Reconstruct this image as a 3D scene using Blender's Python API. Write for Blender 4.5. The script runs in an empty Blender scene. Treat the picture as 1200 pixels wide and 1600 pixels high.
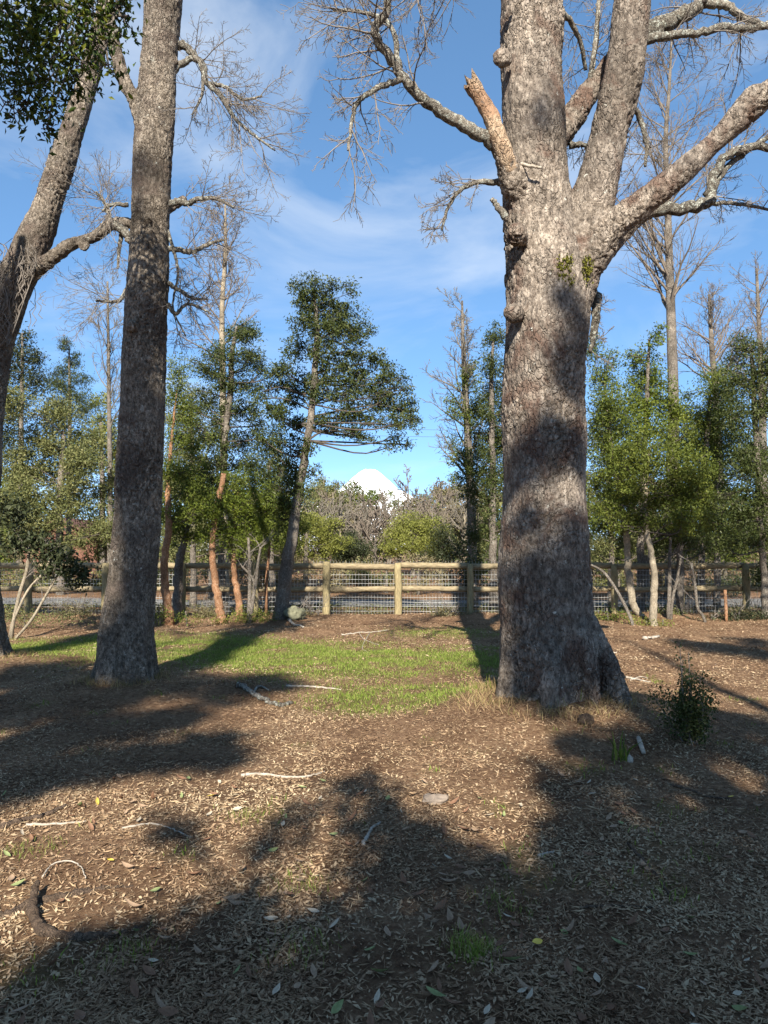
import bpy, math, random
import numpy as np
from mathutils import Vector, noise as mn

rng = np.random.default_rng(7)
random.seed(7)
R = math.radians
scn = bpy.context.scene
col = scn.collection

# ------------------------------------------------------------------ camera
F_PX, PITCH, CAM_Z = 1110.0, R(3.09), 1.55
cam_d = bpy.data.cameras.new('camera')
cam = bpy.data.objects.new('camera', cam_d); col.objects.link(cam)
cam.location = (0, 0, CAM_Z); cam.rotation_euler = (R(90) + PITCH, 0, 0)
cam_d.sensor_fit = 'VERTICAL'; cam_d.sensor_height = 36.0; cam_d.lens = 36.0 * F_PX / 1600.0
cam_d.clip_start = 0.05; cam_d.clip_end = 60000
scn.camera = cam

# ------------------------------------------------------------------ sky and sun
SUN_EL, SUN_AZ = R(34), R(3.2)          # shadows run away from the camera, a little to the right
S = np.array([-math.sin(SUN_AZ) * math.cos(SUN_EL), -math.cos(SUN_AZ) * math.cos(SUN_EL), math.sin(SUN_EL)])
w = bpy.data.worlds.new('World'); scn.world = w; w.use_nodes = True
nt = w.node_tree; nt.nodes.clear()
out = nt.nodes.new('ShaderNodeOutputWorld'); bg = nt.nodes.new('ShaderNodeBackground')
sky = nt.nodes.new('ShaderNodeTexSky'); sky.sky_type = 'NISHITA'; sky.sun_disc = False
sky.sun_elevation = SUN_EL; sky.sun_rotation = R(180) + SUN_AZ
sky.air_density = 0.45; sky.dust_density = 0.0; sky.ozone_density = 4.0; sky.altitude = 1000
tc = nt.nodes.new('ShaderNodeTexCoord')
mp = nt.nodes.new('ShaderNodeMapping'); mp.inputs['Scale'].default_value = (1.5, 1.8, 3.6); mp.inputs['Rotation'].default_value = (0.2, 0.75, 0.3); mp.inputs['Location'].default_value = (3.1, 1.7, .4)
n1 = nt.nodes.new('ShaderNodeTexNoise'); n1.inputs['Scale'].default_value = 1.7; n1.inputs['Detail'].default_value = 9; n1.inputs['Roughness'].default_value = 0.56; n1.inputs['Distortion'].default_value = 0.7
cr = nt.nodes.new('ShaderNodeValToRGB'); cr.color_ramp.elements[0].position = 0.485; cr.color_ramp.elements[0].color = (0, 0, 0, 1)
cr.color_ramp.elements[1].position = 0.85; cr.color_ramp.elements[1].color = (0.6, 0.6, 0.6, 1)
mx = nt.nodes.new('ShaderNodeMix'); mx.data_type = 'RGBA'
mx.inputs['B'].default_value = (7.4, 7.9, 8.4, 1)
hs = nt.nodes.new('ShaderNodeHueSaturation'); hs.inputs['Saturation'].default_value = 1.28; hs.inputs['Value'].default_value = 3.5; hs.inputs['Hue'].default_value = 0.496
nt.links.new(tc.outputs['Generated'], mp.inputs['Vector']); nt.links.new(mp.outputs['Vector'], n1.inputs['Vector'])
nt.links.new(n1.outputs['Fac'], cr.inputs['Fac']); nt.links.new(cr.outputs['Color'], mx.inputs['Factor'])
gm_ = nt.nodes.new('ShaderNodeGamma'); gm_.inputs['Gamma'].default_value = 0.60; nt.links.new(sky.outputs['Color'], gm_.inputs['Color']); nt.links.new(gm_.outputs['Color'], hs.inputs['Color']); nt.links.new(hs.outputs['Color'], mx.inputs['A'])
nt.links.new(mx.outputs['Result'], bg.inputs['Color']); nt.links.new(bg.outputs['Background'], out.inputs['Surface'])
bg.inputs['Strength'].default_value = 0.0535
sun_d = bpy.data.lights.new('sun', 'SUN'); sun_d.energy = 5.0; sun_d.angle = R(0.55); sun_d.color = (1.0, 0.93, 0.82)
sun = bpy.data.objects.new('sun', sun_d); col.objects.link(sun)
sun.rotation_euler = Vector(-S).to_track_quat('-Z', 'Y').to_euler()
vs = scn.view_settings; vs.view_transform = 'Standard'; vs.look = 'None'; vs.gamma = 1.0; vs.use_curve_mapping = False
vs.exposure = 1.42

# ------------------------------------------------------------------ helpers
def at(px, py, D):
    u = (px - 600) / F_PX; v = (800 - py) / F_PX
    y = math.cos(PITCH) - math.sin(PITCH) * v; z = math.sin(PITCH) + math.cos(PITCH) * v
    s = D / y
    return np.array([u * s, D, CAM_Z + z * s])
def pxs(r, D): return r * D / F_PX
def gpt(px, py):
    u = (px - 600) / F_PX; v = (800 - py) / F_PX
    y = math.cos(PITCH) - math.sin(PITCH) * v; z = math.sin(PITCH) + math.cos(PITCH) * v
    s = -CAM_Z / z
    p = np.array([u * s, y * s, 0.0]); p[2] = float(hgt(p[0], p[1])); return p

def _h(i, j, k):
    n = (i * 374761393 + j * 668265263 + k * 2147483647) & 0xffffffff
    n = ((n ^ (n >> 13)) * 1274126177) & 0xffffffff
    return ((n ^ (n >> 16)) & 0xffff) / 65535.0
def vnoise(x, y, s, k=0):
    x = np.asarray(x, float) / s; y = np.asarray(y, float) / s
    i = np.floor(x).astype(np.int64); j = np.floor(y).astype(np.int64)
    a = x - i; b = y - j; a = a * a * (3 - 2 * a); b = b * b * (3 - 2 * b)
    return (_h(i, j, k) * (1 - a) + _h(i + 1, j, k) * a) * (1 - b) + (_h(i, j + 1, k) * (1 - a) + _h(i + 1, j + 1, k) * a) * b
BIG = (1.53, 6.6); LEFT = (-2.85, 7.9); FAR = (-5.35, 9.7)
def hgt(x, y):
    x = np.asarray(x, float); y = np.asarray(y, float)
    g = lambda c, a, r: a * np.exp(-((x - c[0]) ** 2 + (y - c[1]) ** 2) / r ** 2)
    near = np.clip((45 - np.hypot(x, y)) / 25, 0, 1)
    h = g(BIG, .29, 1.15) + g(LEFT, .11, 1.15) + g(FAR, .15, 1.3)
    h = h + near * (0.10 * (vnoise(x, y, 2.1, 1) - .5) + 0.05 * (vnoise(x, y, .7, 2) - .5) + 0.022 * (vnoise(x, y, .22, 3) - .5))
    h = h + .10 * np.exp(-((y - 16.3) / .8) ** 2)
    h = h + np.clip((y - 27) / 9, 0, 1) * .5
    h = h - .12 * np.clip(1 - np.abs(y - 21.5) / 3.2, 0, 1) * near
    return h
def grass_amt(x, y):
    x = np.asarray(x, float); y = np.asarray(y, float)
    def e(cx, cy, rx, ry): return np.exp(-(((x - cx) / rx) ** 2 + ((y - cy) / ry) ** 2) ** 1.5)
    g = e(.25, 7.35, .98, .62) + e(-.6, 10.2, 1.7, 1.7) + e(-3.3, 11.1, 1.9, 1.7) + e(-5.6, 11.3, 1.5, 1.2) + .8 * e(1.55, 10.2, .7, 1.2) + .45 * e(1.2, 13.5, 1.3, .8)
    g = g * np.clip(2.5 * (.6 * vnoise(x, y, .42, 11) + .4 * vnoise(x, y, .13, 12)) - .3, 0, 1.2) + .35 * np.clip(vnoise(x, y, .33, 13) - .80, 0, 1) * 5 * (y < 9)
    return np.clip(g, 0, 1)

def link(o, parent=None):
    col.objects.link(o)
    if parent is not None: o.parent = parent
    return o
ORG = {}
def thing(name, label, cat, base, group=None):
    o = bpy.data.objects.new(name, None); o.empty_display_size = .2; link(o)
    o.location = [float(v) for v in base]; o['label'] = label; o['category'] = cat
    if group: o['group'] = group
    ORG[o.name] = np.array(base, float); return o
def tag(o, label, cat, group=None):
    o['label'] = label; o['category'] = cat
    if group: o['group'] = group
    return o
def mesh_np(name, V, F, rnd=None, smooth=True):
    V = np.asarray(V, np.float32); F = np.asarray(F, np.int32); k = F.shape[1]; m = len(F)
    me = bpy.data.meshes.new(name); me.vertices.add(len(V)); me.loops.add(m * k); me.polygons.add(m)
    me.vertices.foreach_set('co', V.ravel()); me.loops.foreach_set('vertex_index', F.ravel())
    me.polygons.foreach_set('loop_start', np.arange(0, m * k, k, dtype=np.int32))
    if smooth: me.polygons.foreach_set('use_smooth', np.ones(m, bool))
    me.update(calc_edges=True)
    if rnd is not None:
        a = me.attributes.new('rnd', 'FLOAT', 'FACE'); a.data.foreach_set('value', np.asarray(rnd, np.float32))
    return me
def build(name, V, F, mat, parent=None, rnd=None, smooth=True, kind=None):
    V = np.asarray(V, float)
    off = ORG.get(parent.name, np.zeros(3)) if parent is not None else np.zeros(3)
    me = mesh_np(name, V - off, F, rnd, smooth); me.materials.append(mat)
    o = link(bpy.data.objects.new(name, me), parent); ORG[o.name] = off
    if kind: o['kind'] = kind
    return o

class Tubes:
    def __init__(s): s.V = []; s.F = []; s.n = 0; s.r = []
    def tube(s, pts, rad, sides=6, cap=False, rnd=None):
        P = np.asarray(pts, float); rad = np.asarray(rad, float)
        if cap:
            P = np.vstack([P[:1], P, P[-1:]]); rad = np.concatenate([[min(rad[0] * .02, .0015)], rad, [min(rad[-1] * .02, .0015)]])
        T = np.gradient(P, axis=0)
        if cap: T[0] = T[1] = P[2] - P[1]; T[-1] = T[-2] = P[-2] - P[-3]
        T /= np.linalg.norm(T, axis=1)[:, None] + 1e-12
        d = np.abs(P[-1] - P[0]); ref = np.zeros(3); ref[int(np.argmin(d))] = 1
        U = np.cross(T, ref); U /= np.linalg.norm(U, axis=1)[:, None] + 1e-12
        W = np.cross(T, U)
        a = np.arange(sides) * (2 * math.pi / sides)
        ring = P[:, None, :] + rad[:, None, None] * (np.cos(a)[None, :, None] * U[:, None, :] + np.sin(a)[None, :, None] * W[:, None, :])
        n = len(P); i = np.arange(n - 1)[:, None] * sides; j = np.arange(sides)[None, :]; j2 = (j + 1) % sides
        Fc = np.stack([i + j, i + j2, i + sides + j2, i + sides + j], -1).reshape(-1, 4) + s.n
        s.V.append(ring.reshape(-1, 3)); s.F.append(Fc); s.n += n * sides
        s.r.append(np.full(len(Fc), rng.random() if rnd is None else rnd))
    def get(s): return np.vstack(s.V), np.vstack(s.F), np.concatenate(s.r)
    def build(s, name, mat, parent=None, kind=None, smooth=True):
        V, F, r = s.get(); return build(name, V, F, mat, parent, r, smooth, kind)

def smooth_path(pts, vals, n):
    P = np.asarray(pts, float); t = np.linspace(0, 1, len(P)); q = np.linspace(0, 1, n)
    def cub(y):
        m = np.gradient(y, t)
        k = np.clip(np.searchsorted(t, q, 'right') - 1, 0, len(t) - 2); h = t[k + 1] - t[k]; u = (q - t[k]) / h
        return ((2*u**3 - 3*u**2 + 1) * y[k] + (u**3 - 2*u**2 + u) * h * m[k] + (-2*u**3 + 3*u**2) * y[k+1] + (u**3 - u**2) * h * m[k+1])
    return np.stack([cub(P[:, i]) for i in range(3)], 1), np.interp(q, t, vals)
def pxpath(lst, n=None):
    """[(px, py, r_px, D)] -> points, radii"""
    P = [at(a, b, d) for a, b, r, d in lst]; rr = [pxs(r, d) for a, b, r, d in lst]
    return smooth_path(P, rr, n or len(lst) * 5)

def rdir(d, ang):
    d = d / np.linalg.norm(d); a = rng.normal(size=3); a -= a.dot(d) * d; a /= np.linalg.norm(a)
    return d * math.cos(ang) + a * math.sin(ang)
SIDES = [7, 5, 4, 3, 3]
def grow(B, p, d, L, r, lev, cfg):
    n = cfg.get('seg', [7, 6, 5, 4, 3])[min(lev, 4)]
    pts = [np.array(p, float)]; d = np.array(d, float); d /= np.linalg.norm(d)
    wv = cfg['wander']; up = cfg['up'][min(lev, len(cfg['up']) - 1)]
    for i in range(n):
        d = d + rng.normal(size=3) * wv; d[2] += up; d /= np.linalg.norm(d); pts.append(pts[-1] + d * L / n)
    rmin = cfg['rmin']; tip = max(r * cfg.get('taper', .3), rmin * .7)
    rad = np.linspace(max(r, rmin), tip, n + 1); B.tube(pts, rad, SIDES[min(lev, 4)])
    if lev >= cfg['levels']: return
    pts = np.array(pts); nc = cfg['nch'][lev]; t0 = cfg['t0'][min(lev, len(cfg['t0']) - 1)]
    for k in range(nc):
        t = t0 + (1 - t0) * ((k + rng.random()) / nc); f = t * n; i = min(int(f), n - 1); f -= i
        q = pts[i] * (1 - f) + pts[i + 1] * f; dd = pts[i + 1] - pts[i]
        grow(B, q, rdir(dd, R(rng.uniform(*cfg['ang']))), L * cfg['ratio'][min(lev, len(cfg['ratio']) - 1)] * rng.uniform(.6, 1.15) * (1 - .55 * (t - t0) / (1 - t0)),
             rad[i] * cfg.get('rr', .5), lev + 1, cfg)
TWIG = dict(wander=.11, up=[.0, .02, .0], rmin=.0024, levels=3, nch=[7, 7, 6], t0=[.2, .12], ang=(28, 60), ratio=[.55, .58, .52], rr=.55, taper=.35)

def leaves(C, size, updir=.5, asp=.42, fold=.25, droop=0.0, tri=False):
    """one folded diamond (two triangles as one quad strip) for each centre"""
    n = len(C); C = np.asarray(C, float)
    ax = rng.normal(size=(n, 3)); ax[:, 2] -= droop; ax /= np.linalg.norm(ax, axis=1)[:, None]
    nn = rng.normal(size=(n, 3)) + np.array([0, 0, updir * 2]); nn -= (nn * ax).sum(1)[:, None] * ax; nn /= np.linalg.norm(nn, axis=1)[:, None] + 1e-9
    sd = np.cross(ax, nn); L = size * rng.uniform(.65, 1.25, n)[:, None]; W = L * asp
    b = C - ax * L * .5; t = C + ax * L * .5 - nn * L * .08; l = C + sd * W * .5 + nn * W * fold; r_ = C - sd * W * .5 + nn * W * fold
    if tri: return np.stack([b + (r_ - C), l * .35 + b * .65 + (l - C) * .65, t], 1).reshape(-1, 3), np.arange(n * 3).reshape(-1, 3), rng.random(n)
    V = np.stack([b, l, t, r_], 1).reshape(-1, 3); i = np.arange(n)[:, None] * 4
    F = np.stack([i + [0, 2, 1], i + [0, 3, 2]], 1).reshape(-1, 3)
    return V, F, np.repeat(rng.random(n), 2)
def clump_pts(c, rad, ntips, per, spread, flat=1.0):
    """leaf centres gathered round twig tips inside an ellipsoid"""
    d = rng.normal(size=(ntips, 3)); d /= np.linalg.norm(d, axis=1)[:, None]
    rr = rng.random(ntips) ** .5 * rng.choice([1.0, 1.0, 1.25], ntips)
    tips = np.array(c) + d * rr[:, None] * np.array(rad)
    L = np.repeat(tips, per, 0) + rng.normal(size=(ntips * per, 3)) * spread * np.array([1, 1, flat])
    return tips, L

# ------------------------------------------------------------------ materials
def mat_new(name):
    m = bpy.data.materials.new(name); m.use_nodes = True; t = m.node_tree; t.nodes.clear()
    o = t.nodes.new('ShaderNodeOutputMaterial'); p = t.nodes.new('ShaderNodeBsdfPrincipled')
    t.links.new(p.outputs[0], o.inputs[0]); return m, t, p, o
def ramp(t, stops):
    r = t.nodes.new('ShaderNodeValToRGB'); e = r.color_ramp.elements
    while len(e) < len(stops): e.new(.5)
    for el, (pos, c) in zip(e, stops): el.position = pos; el.color = (*c, 1)
    return r
def nz(t, vec, scale, detail=6, rough=.6, dist=0):
    n = t.nodes.new('ShaderNodeTexNoise'); n.inputs['Scale'].default_value = scale; n.inputs['Detail'].default_value = detail
    n.inputs['Roughness'].default_value = rough; n.inputs['Distortion'].default_value = dist
    if vec is not None: t.links.new(vec, n.inputs['Vector'])
    return n
def mixc(t, fac, a, b):
    m = t.nodes.new('ShaderNodeMix'); m.data_type = 'RGBA'
    for s, v in (('Factor', fac), ('A', a), ('B', b)):
        if hasattr(v, 'is_output'): t.links.new(v, m.inputs[s])
        elif isinstance(v, tuple): m.inputs[s].default_value = (*v, 1)
        else: m.inputs[s].default_value = v
    return m.outputs['Result']
def coords(t, scale=(1, 1, 1)):
    c = t.nodes.new('ShaderNodeTexCoord'); g = t.nodes.new('ShaderNodeMapping'); g.inputs['Scale'].default_value = scale
    t.links.new(c.outputs['Object'], g.inputs['Vector']); return g.outputs['Vector']
def bump(t, p, h, strength=.5, dist=.02):
    b = t.nodes.new('ShaderNodeBump'); b.inputs['Strength'].default_value = strength; b.inputs['Distance'].default_value = dist
    t.links.new(h, b.inputs['Height']); t.links.new(b.outputs['Normal'], p.inputs['Normal'])
def bark(name, dark, mid, light, lichen=(.42, .43, .37), lich=.62, scale=1.0, stain=None, plate=14, bstr=.9):
    m, t, p, o = mat_new(name)
    v = coords(t, (1, 1, .55)); v2 = coords(t)
    a = nz(t, v, 21 * scale, 10, .78); r = ramp(t, [(.34, dark), (.48, mid), (.62, light)]); t.links.new(a.outputs['Fac'], r.inputs['Fac'])
    big = nz(t, v2, 1.3, 4, .6); b_r = ramp(t, [(.34, (.52, .5, .48)), (.5, (.9, .88, .86)), (.66, (1.2, 1.17, 1.13))]); t.links.new(big.outputs['Fac'], b_r.inputs['Fac'])
    mul = t.nodes.new('ShaderNodeMix'); mul.data_type = 'RGBA'; mul.blend_type = 'MULTIPLY'; mul.inputs['Factor'].default_value = 1
    t.links.new(r.outputs[0], mul.inputs['A']); t.links.new(b_r.outputs[0], mul.inputs['B'])
    vo = t.nodes.new('ShaderNodeTexVoronoi'); vo.inputs['Scale'].default_value = plate; t.links.new(v, vo.inputs['Vector'])
    c0 = mul.outputs['Result']
    pl = ramp(t, [(0, (.55, .53, .51)), (1, (1.3, 1.27, 1.25))]); t.links.new(vo.outputs['Color'], pl.inputs['Fac'])
    m2 = t.nodes.new('ShaderNodeMix'); m2.data_type = 'RGBA'; m2.blend_type = 'MULTIPLY'; m2.inputs['Factor'].default_value = .5
    t.links.new(c0, m2.inputs['A']); t.links.new(pl.outputs[0], m2.inputs['B']); c = m2.outputs['Result']
    if stain:
        s = nz(t, v2, 2.2, 6, .65, .6); sr = ramp(t, [(.50, (0, 0, 0)), (.62, (.9, .9, .9))]); t.links.new(s.outputs['Fac'], sr.inputs['Fac'])
        c = mixc(t, sr.outputs[0], c, stain)
    fk = nz(t, v, 44 * scale, 6, .8); fr = ramp(t, [(.53, (0, 0, 0)), (.60, (.85, .85, .85))]); t.links.new(fk.outputs['Fac'], fr.inputs['Fac']); c = mixc(t, fr.outputs[0], c, tuple(q * .62 for q in dark))
    ln = nz(t, v2, 13 * scale, 7, .72); lr = ramp(t, [(lich, (0, 0, 0)), (lich + .07, (1, 1, 1))]); t.links.new(ln.outputs['Fac'], lr.inputs['Fac'])
    c = mixc(t, lr.outputs[0], c, lichen); t.links.new(c, p.inputs['Base Color'])
    p.inputs['Roughness'].default_value = .95; p.inputs['Specular IOR Level'].default_value = .15
    fine = nz(t, v, 30 * scale, 8, .75)
    wv = nz(t, v, 9 * scale, 3, .6); av = t.nodes.new('ShaderNodeVectorMath'); av.operation = 'SCALE'; av.inputs['Scale'].default_value = .10; t.links.new(wv.outputs['Color'], av.inputs[0])
    ad = t.nodes.new('ShaderNodeVectorMath'); ad.operation = 'ADD'; t.links.new(v, ad.inputs[0]); t.links.new(av.outputs[0], ad.inputs[1])
    ve = t.nodes.new('ShaderNodeTexVoronoi'); ve.feature = 'DISTANCE_TO_EDGE'; ve.inputs['Scale'].default_value = plate * 1.5; t.links.new(ad.outputs[0], ve.inputs['Vector'])
    er = ramp(t, [(.0, (0, 0, 0)), (.13, (1, 1, 1))]); t.links.new(ve.outputs['Distance'], er.inputs['Fac'])
    mm = t.nodes.new('ShaderNodeMath'); mm.operation = 'MULTIPLY_ADD'; mm.inputs[1].default_value = 1.3; t.links.new(fine.outputs['Fac'], mm.inputs[0]); t.links.new(er.outputs[0], mm.inputs[2])
    vf = coords(t, (1, 1, .16)); fu = nz(t, vf, 13 * scale, 5, .6); fm = nz(t, v2, 2.4, 3, .5); fmr = ramp(t, [(.40, (.1, .1, .1)), (.60, (1, 1, 1))]); t.links.new(fm.outputs['Fac'], fmr.inputs['Fac'])
    em = t.nodes.new('ShaderNodeMath'); em.operation = 'MULTIPLY'; t.links.new(er.outputs[0], em.inputs[0]); t.links.new(fmr.outputs[0], em.inputs[1]); t.links.new(em.outputs[0], mm.inputs[2])
    m3 = t.nodes.new('ShaderNodeMath'); m3.operation = 'MULTIPLY_ADD'; m3.inputs[1].default_value = 1.4; t.links.new(fu.outputs['Fac'], m3.inputs[0]); t.links.new(mm.outputs[0], m3.inputs[2])
    bump(t, p, m3.outputs[0], bstr, .026)
    return m
def leafmat(name, cols, rough=.5, trans=.25, tcol=None, spec=.13):
    m, t, p, o = mat_new(name)
    at_ = t.nodes.new('ShaderNodeAttribute'); at_.attribute_name = 'rnd'
    n = len(cols); r = ramp(t, [(i / max(n - 1, 1), c) for i, c in enumerate(cols)]); t.links.new(at_.outputs['Fac'], r.inputs['Fac'])
    t.links.new(r.outputs[0], p.inputs['Base Color']); p.inputs['Roughness'].default_value = rough; p.inputs['Specular IOR Level'].default_value = spec
    tr = t.nodes.new('ShaderNodeBsdfTranslucent')
    if tcol: tr.inputs['Color'].default_value = (*tcol, 1)
    else: t.links.new(r.outputs[0], tr.inputs['Color'])
    ms = t.nodes.new('ShaderNodeMixShader'); ms.inputs[0].default_value = trans
    t.links.new(p.outputs[0], ms.inputs[1]); t.links.new(tr.outputs[0], ms.inputs[2]); t.links.new(ms.outputs[0], o.inputs[0])
    return m
def plain(name, c1, c2, scale=8, rough=.9, b=.3, stretch=(1, 1, 1), metal=0):
    m, t, p, o = mat_new(name); v = coords(t, stretch); a = nz(t, v, scale, 8, .65)
    r = ramp(t, [(.3, c1), (.7, c2)]); t.links.new(a.outputs['Fac'], r.inputs['Fac']); t.links.new(r.outputs[0], p.inputs['Base Color'])
    p.inputs['Roughness'].default_value = rough; p.inputs['Metallic'].default_value = metal; p.inputs['Specular IOR Level'].default_value = .08
    if b: bump(t, p, a.outputs['Fac'], b, .03)
    return m
def rndmat(name, cols, rough=.85, b=0):
    m, t, p, o = mat_new(name); at_ = t.nodes.new('ShaderNodeAttribute'); at_.attribute_name = 'rnd'
    n = len(cols); r = ramp(t, [(i / max(n - 1, 1), c) for i, c in enumerate(cols)]); r.color_ramp.interpolation = 'LINEAR'
    t.links.new(at_.outputs['Fac'], r.inputs['Fac']); t.links.new(r.outputs[0], p.inputs['Base Color']); p.inputs['Roughness'].default_value = rough
    p.inputs['Specular IOR Level'].default_value = .06
    return m
M = {}
M['bark_big'] = bark('bark_big', (.07, .058, .047), (.22, .187, .155), (.43, .38, .32), lichen=(.55, .55, .48), lich=.63, stain=(.135, .085, .063), plate=15)
M['bark_left'] = bark('bark_left', (.06, .05, .04), (.19, .162, .13), (.41, .365, .305), lichen=(.52, .52, .45), lich=.62, stain=(.13, .10, .08), plate=20, scale=1.3)
M['bark_grey'] = bark('bark_grey', (.10, .085, .07), (.20, .175, .145), (.33, .30, .26), lich=.6, plate=25, scale=2)
M['bark_pale'] = bark('bark_pale', (.15, .125, .09), (.27, .235, .175), (.38, .335, .26), lich=.7, plate=25, scale=2, bstr=.25)
M['bark_orange'] = bark('bark_orange', (.13, .065, .035), (.24, .125, .066), (.36, .24, .155), lichen=(.34, .28, .22), lich=.60, plate=12, scale=2, bstr=.25)
M['twig'] = plain('twig', (.10, .085, .07), (.24, .21, .18), 6, b=.2)
M['twig_dark'] = plain('twig_dark', (.045, .037, .03), (.10, .085, .07), 6, b=.2)
M['twig_grey'] = plain('twig_grey', (.10, .088, .068), (.20, .178, .145), 3, b=.1)
M['twig_pink'] = plain('twig_pink', (.10, .082, .064), (.195, .162, .13), 2, b=.1)
M['lichen_branch'] = bark('lichen_branch', (.09, .08, .065), (.20, .18, .15), (.36, .34, .29), lich=.53, plate=25, scale=2)
M['deadwood'] = bark('deadwood', (.16, .11, .075), (.38, .28, .19), (.56, .45, .33), lichen=(.14, .11, .09), lich=.60, scale=1.1, stain=(.30, .18, .11), plate=18, bstr=.8)
M['stick'] = plain('stick', (.20, .165, .125), (.44, .39, .32), 18, .85, .3)
M['root'] = bark('root', (.075, .053, .038), (.15, .108, .078), (.24, .18, .13), lichen=(.25, .21, .17), lich=.68, scale=2, plate=30, bstr=.9)
M['moss'] = leafmat('moss', [(.10, .10, .02), (.20, .19, .035), (.06, .07, .015)], .9, .2, spec=.1)
M['leaf_dark'] = leafmat('leaf_dark', [(.026, .036, .011), (.042, .056, .016), (.066, .080, .025), (.10, .11, .04)], .42, .22)
M['leaf_over'] = leafmat('leaf_over', [(.018, .030, .007), (.032, .052, .010), (.055, .085, .014), (.14, .15, .02)], .42, .30)
M['leaf_mid'] = leafmat('leaf_mid', [(.052, .07, .015), (.08, .105, .02), (.115, .14, .026), (.17, .18, .04)], .46, .3)
M['leaf_bright'] = leafmat('leaf_bright', [(.055, .075, .014), (.085, .115, .018), (.13, .16, .024), (.21, .225, .04)], .46, .34)
M['leaf_light'] = leafmat('leaf_light', [(.05, .066, .014), (.075, .096, .018), (.11, .13, .024), (.18, .19, .04)], .48, .3)
M['leaf_olive'] = leafmat('leaf_olive', [(.07, .085, .03), (.11, .12, .045), (.16, .165, .06), (.22, .20, .09)], .5, .25)
M['leaf_yellow'] = leafmat('leaf_yellow', [(.11, .125, .03), (.17, .18, .04), (.23, .23, .06)], .5, .3)
M['leaf_brown'] = leafmat('leaf_brown', [(.11, .10, .045), (.165, .14, .075), (.21, .175, .10), (.135, .14, .058)], .7, .2, spec=.15)
M['leaf_black'] = leafmat('leaf_black', [(.02, .026, .012), (.034, .042, .018), (.055, .062, .028)], .5, .1)
M['grass'] = leafmat('grass', [(.09, .13, .02), (.15, .21, .03), (.22, .28, .05), (.30, .29, .10)], .6, .35, spec=.2)
M['litter'] = rndmat('litter', [(.085, .048, .03), (.16, .098, .058), (.23, .152, .092), (.305, .213, .13), (.37, .275, .172), (.43, .34, .22)])
M['straw'] = rndmat('straw', [(.13, .075, .045), (.225, .142, .082), (.32, .215, .125), (.41, .295, .175), (.49, .375, .23)])
M['fallen_a'] = plain('fallen_a', (.20, .13, .085), (.32, .23, .15), 25, .6, .2)
M['fallen_b'] = plain('fallen_b', (.12, .065, .04), (.22, .125, .075), 25, .55, .2)
M['fallen_c'] = plain('fallen_c', (.30, .25, .18), (.46, .39, .29), 25, .6, .2)
M['fallen_d'] = plain('fallen_d', (.13, .16, .06), (.24, .26, .12), 25, .5, .2)
M['fallen_y'] = plain('fallen_y', (.50, .36, .06), (.58, .44, .10), 25, .55, .1)
M['rail'] = plain('rail', (.10, .08, .05), (.33, .265, .16), 7, .85, .5, (1, 6, 6))
M['post'] = plain('post', (.12, .095, .055), (.34, .28, .15), 7, .85, .5, (6, 6, 1))
M['wire'] = plain('wire', (.30, .30, .29), (.58, .58, .56), 1.5, .5, 0, metal=.35)
M['rock'] = plain('rock', (.075, .075, .05), (.19, .185, .12), 9, .95, .8)
M['stone'] = plain('stone', (.14, .11, .085), (.28, .225, .175), 14, .9, .4)
M['snow'] = plain('snow', (.80, .82, .86), (.88, .88, .88), .002, .8, 0)
M['road'] = plain('road', (.10, .098, .095), (.17, .165, .155), 5, .9, .3)
M['wall'] = plain('wall', (.10, .05, .035), (.17, .085, .06), 3, .85, .2)
M['roof'] = plain('roof', (.10, .055, .045), (.16, .09, .07), 3, .8, .2)
M['cable'] = plain('cable', (.05, .05, .05), (.08, .08, .08), 3, .6, 0)

def ground_mat():
    m, t, p, o = mat_new('ground'); v = coords(t)
    a = nz(t, v, 22, 10, .75); r = ramp(t, [(.28, (.07, .04, .025)), (.45, (.17, .10, .058)), (.6, (.275, .178, .105)), (.76, (.40, .285, .175))]); t.links.new(a.outputs['Fac'], r.inputs['Fac'])
    b = nz(t, v, 1.6, 5, .6); br = ramp(t, [(.35, (.62, .58, .55)), (.68, (1.2, 1.2, 1.18))]); t.links.new(b.outputs['Fac'], br.inputs['Fac'])
    mul = t.nodes.new('ShaderNodeMix'); mul.data_type = 'RGBA'; mul.blend_type = 'MULTIPLY'; mul.inputs['Factor'].default_value = 1
    t.links.new(r.outputs[0], mul.inputs['A']); t.links.new(br.outputs[0], mul.inputs['B'])
    g = t.nodes.new('ShaderNodeAttribute'); g.attribute_name = 'grass'
    gn = nz(t, v, 40, 6, .7); gr = ramp(t, [(.3, (.05, .06, .014)), (.7, (.14, .17, .03))]); t.links.new(gn.outputs['Fac'], gr.inputs['Fac'])
    gm = t.nodes.new('ShaderNodeMath'); gm.operation = 'MULTIPLY'; gm.inputs[1].default_value = .75; t.links.new(g.outputs['Fac'], gm.inputs[0])
    c = mixc(t, gm.outputs[0], mul.outputs['Result'], gr.outputs[0]); t.links.new(c, p.inputs['Base Color'])
    p.inputs['Roughness'].default_value = 1; p.inputs['Specular IOR Level'].default_value = .1
    f = nz(t, v, 48, 9, .78); bump(t, p, f.outputs['Fac'], .9, .04); return m
M['ground'] = ground_mat()

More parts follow.
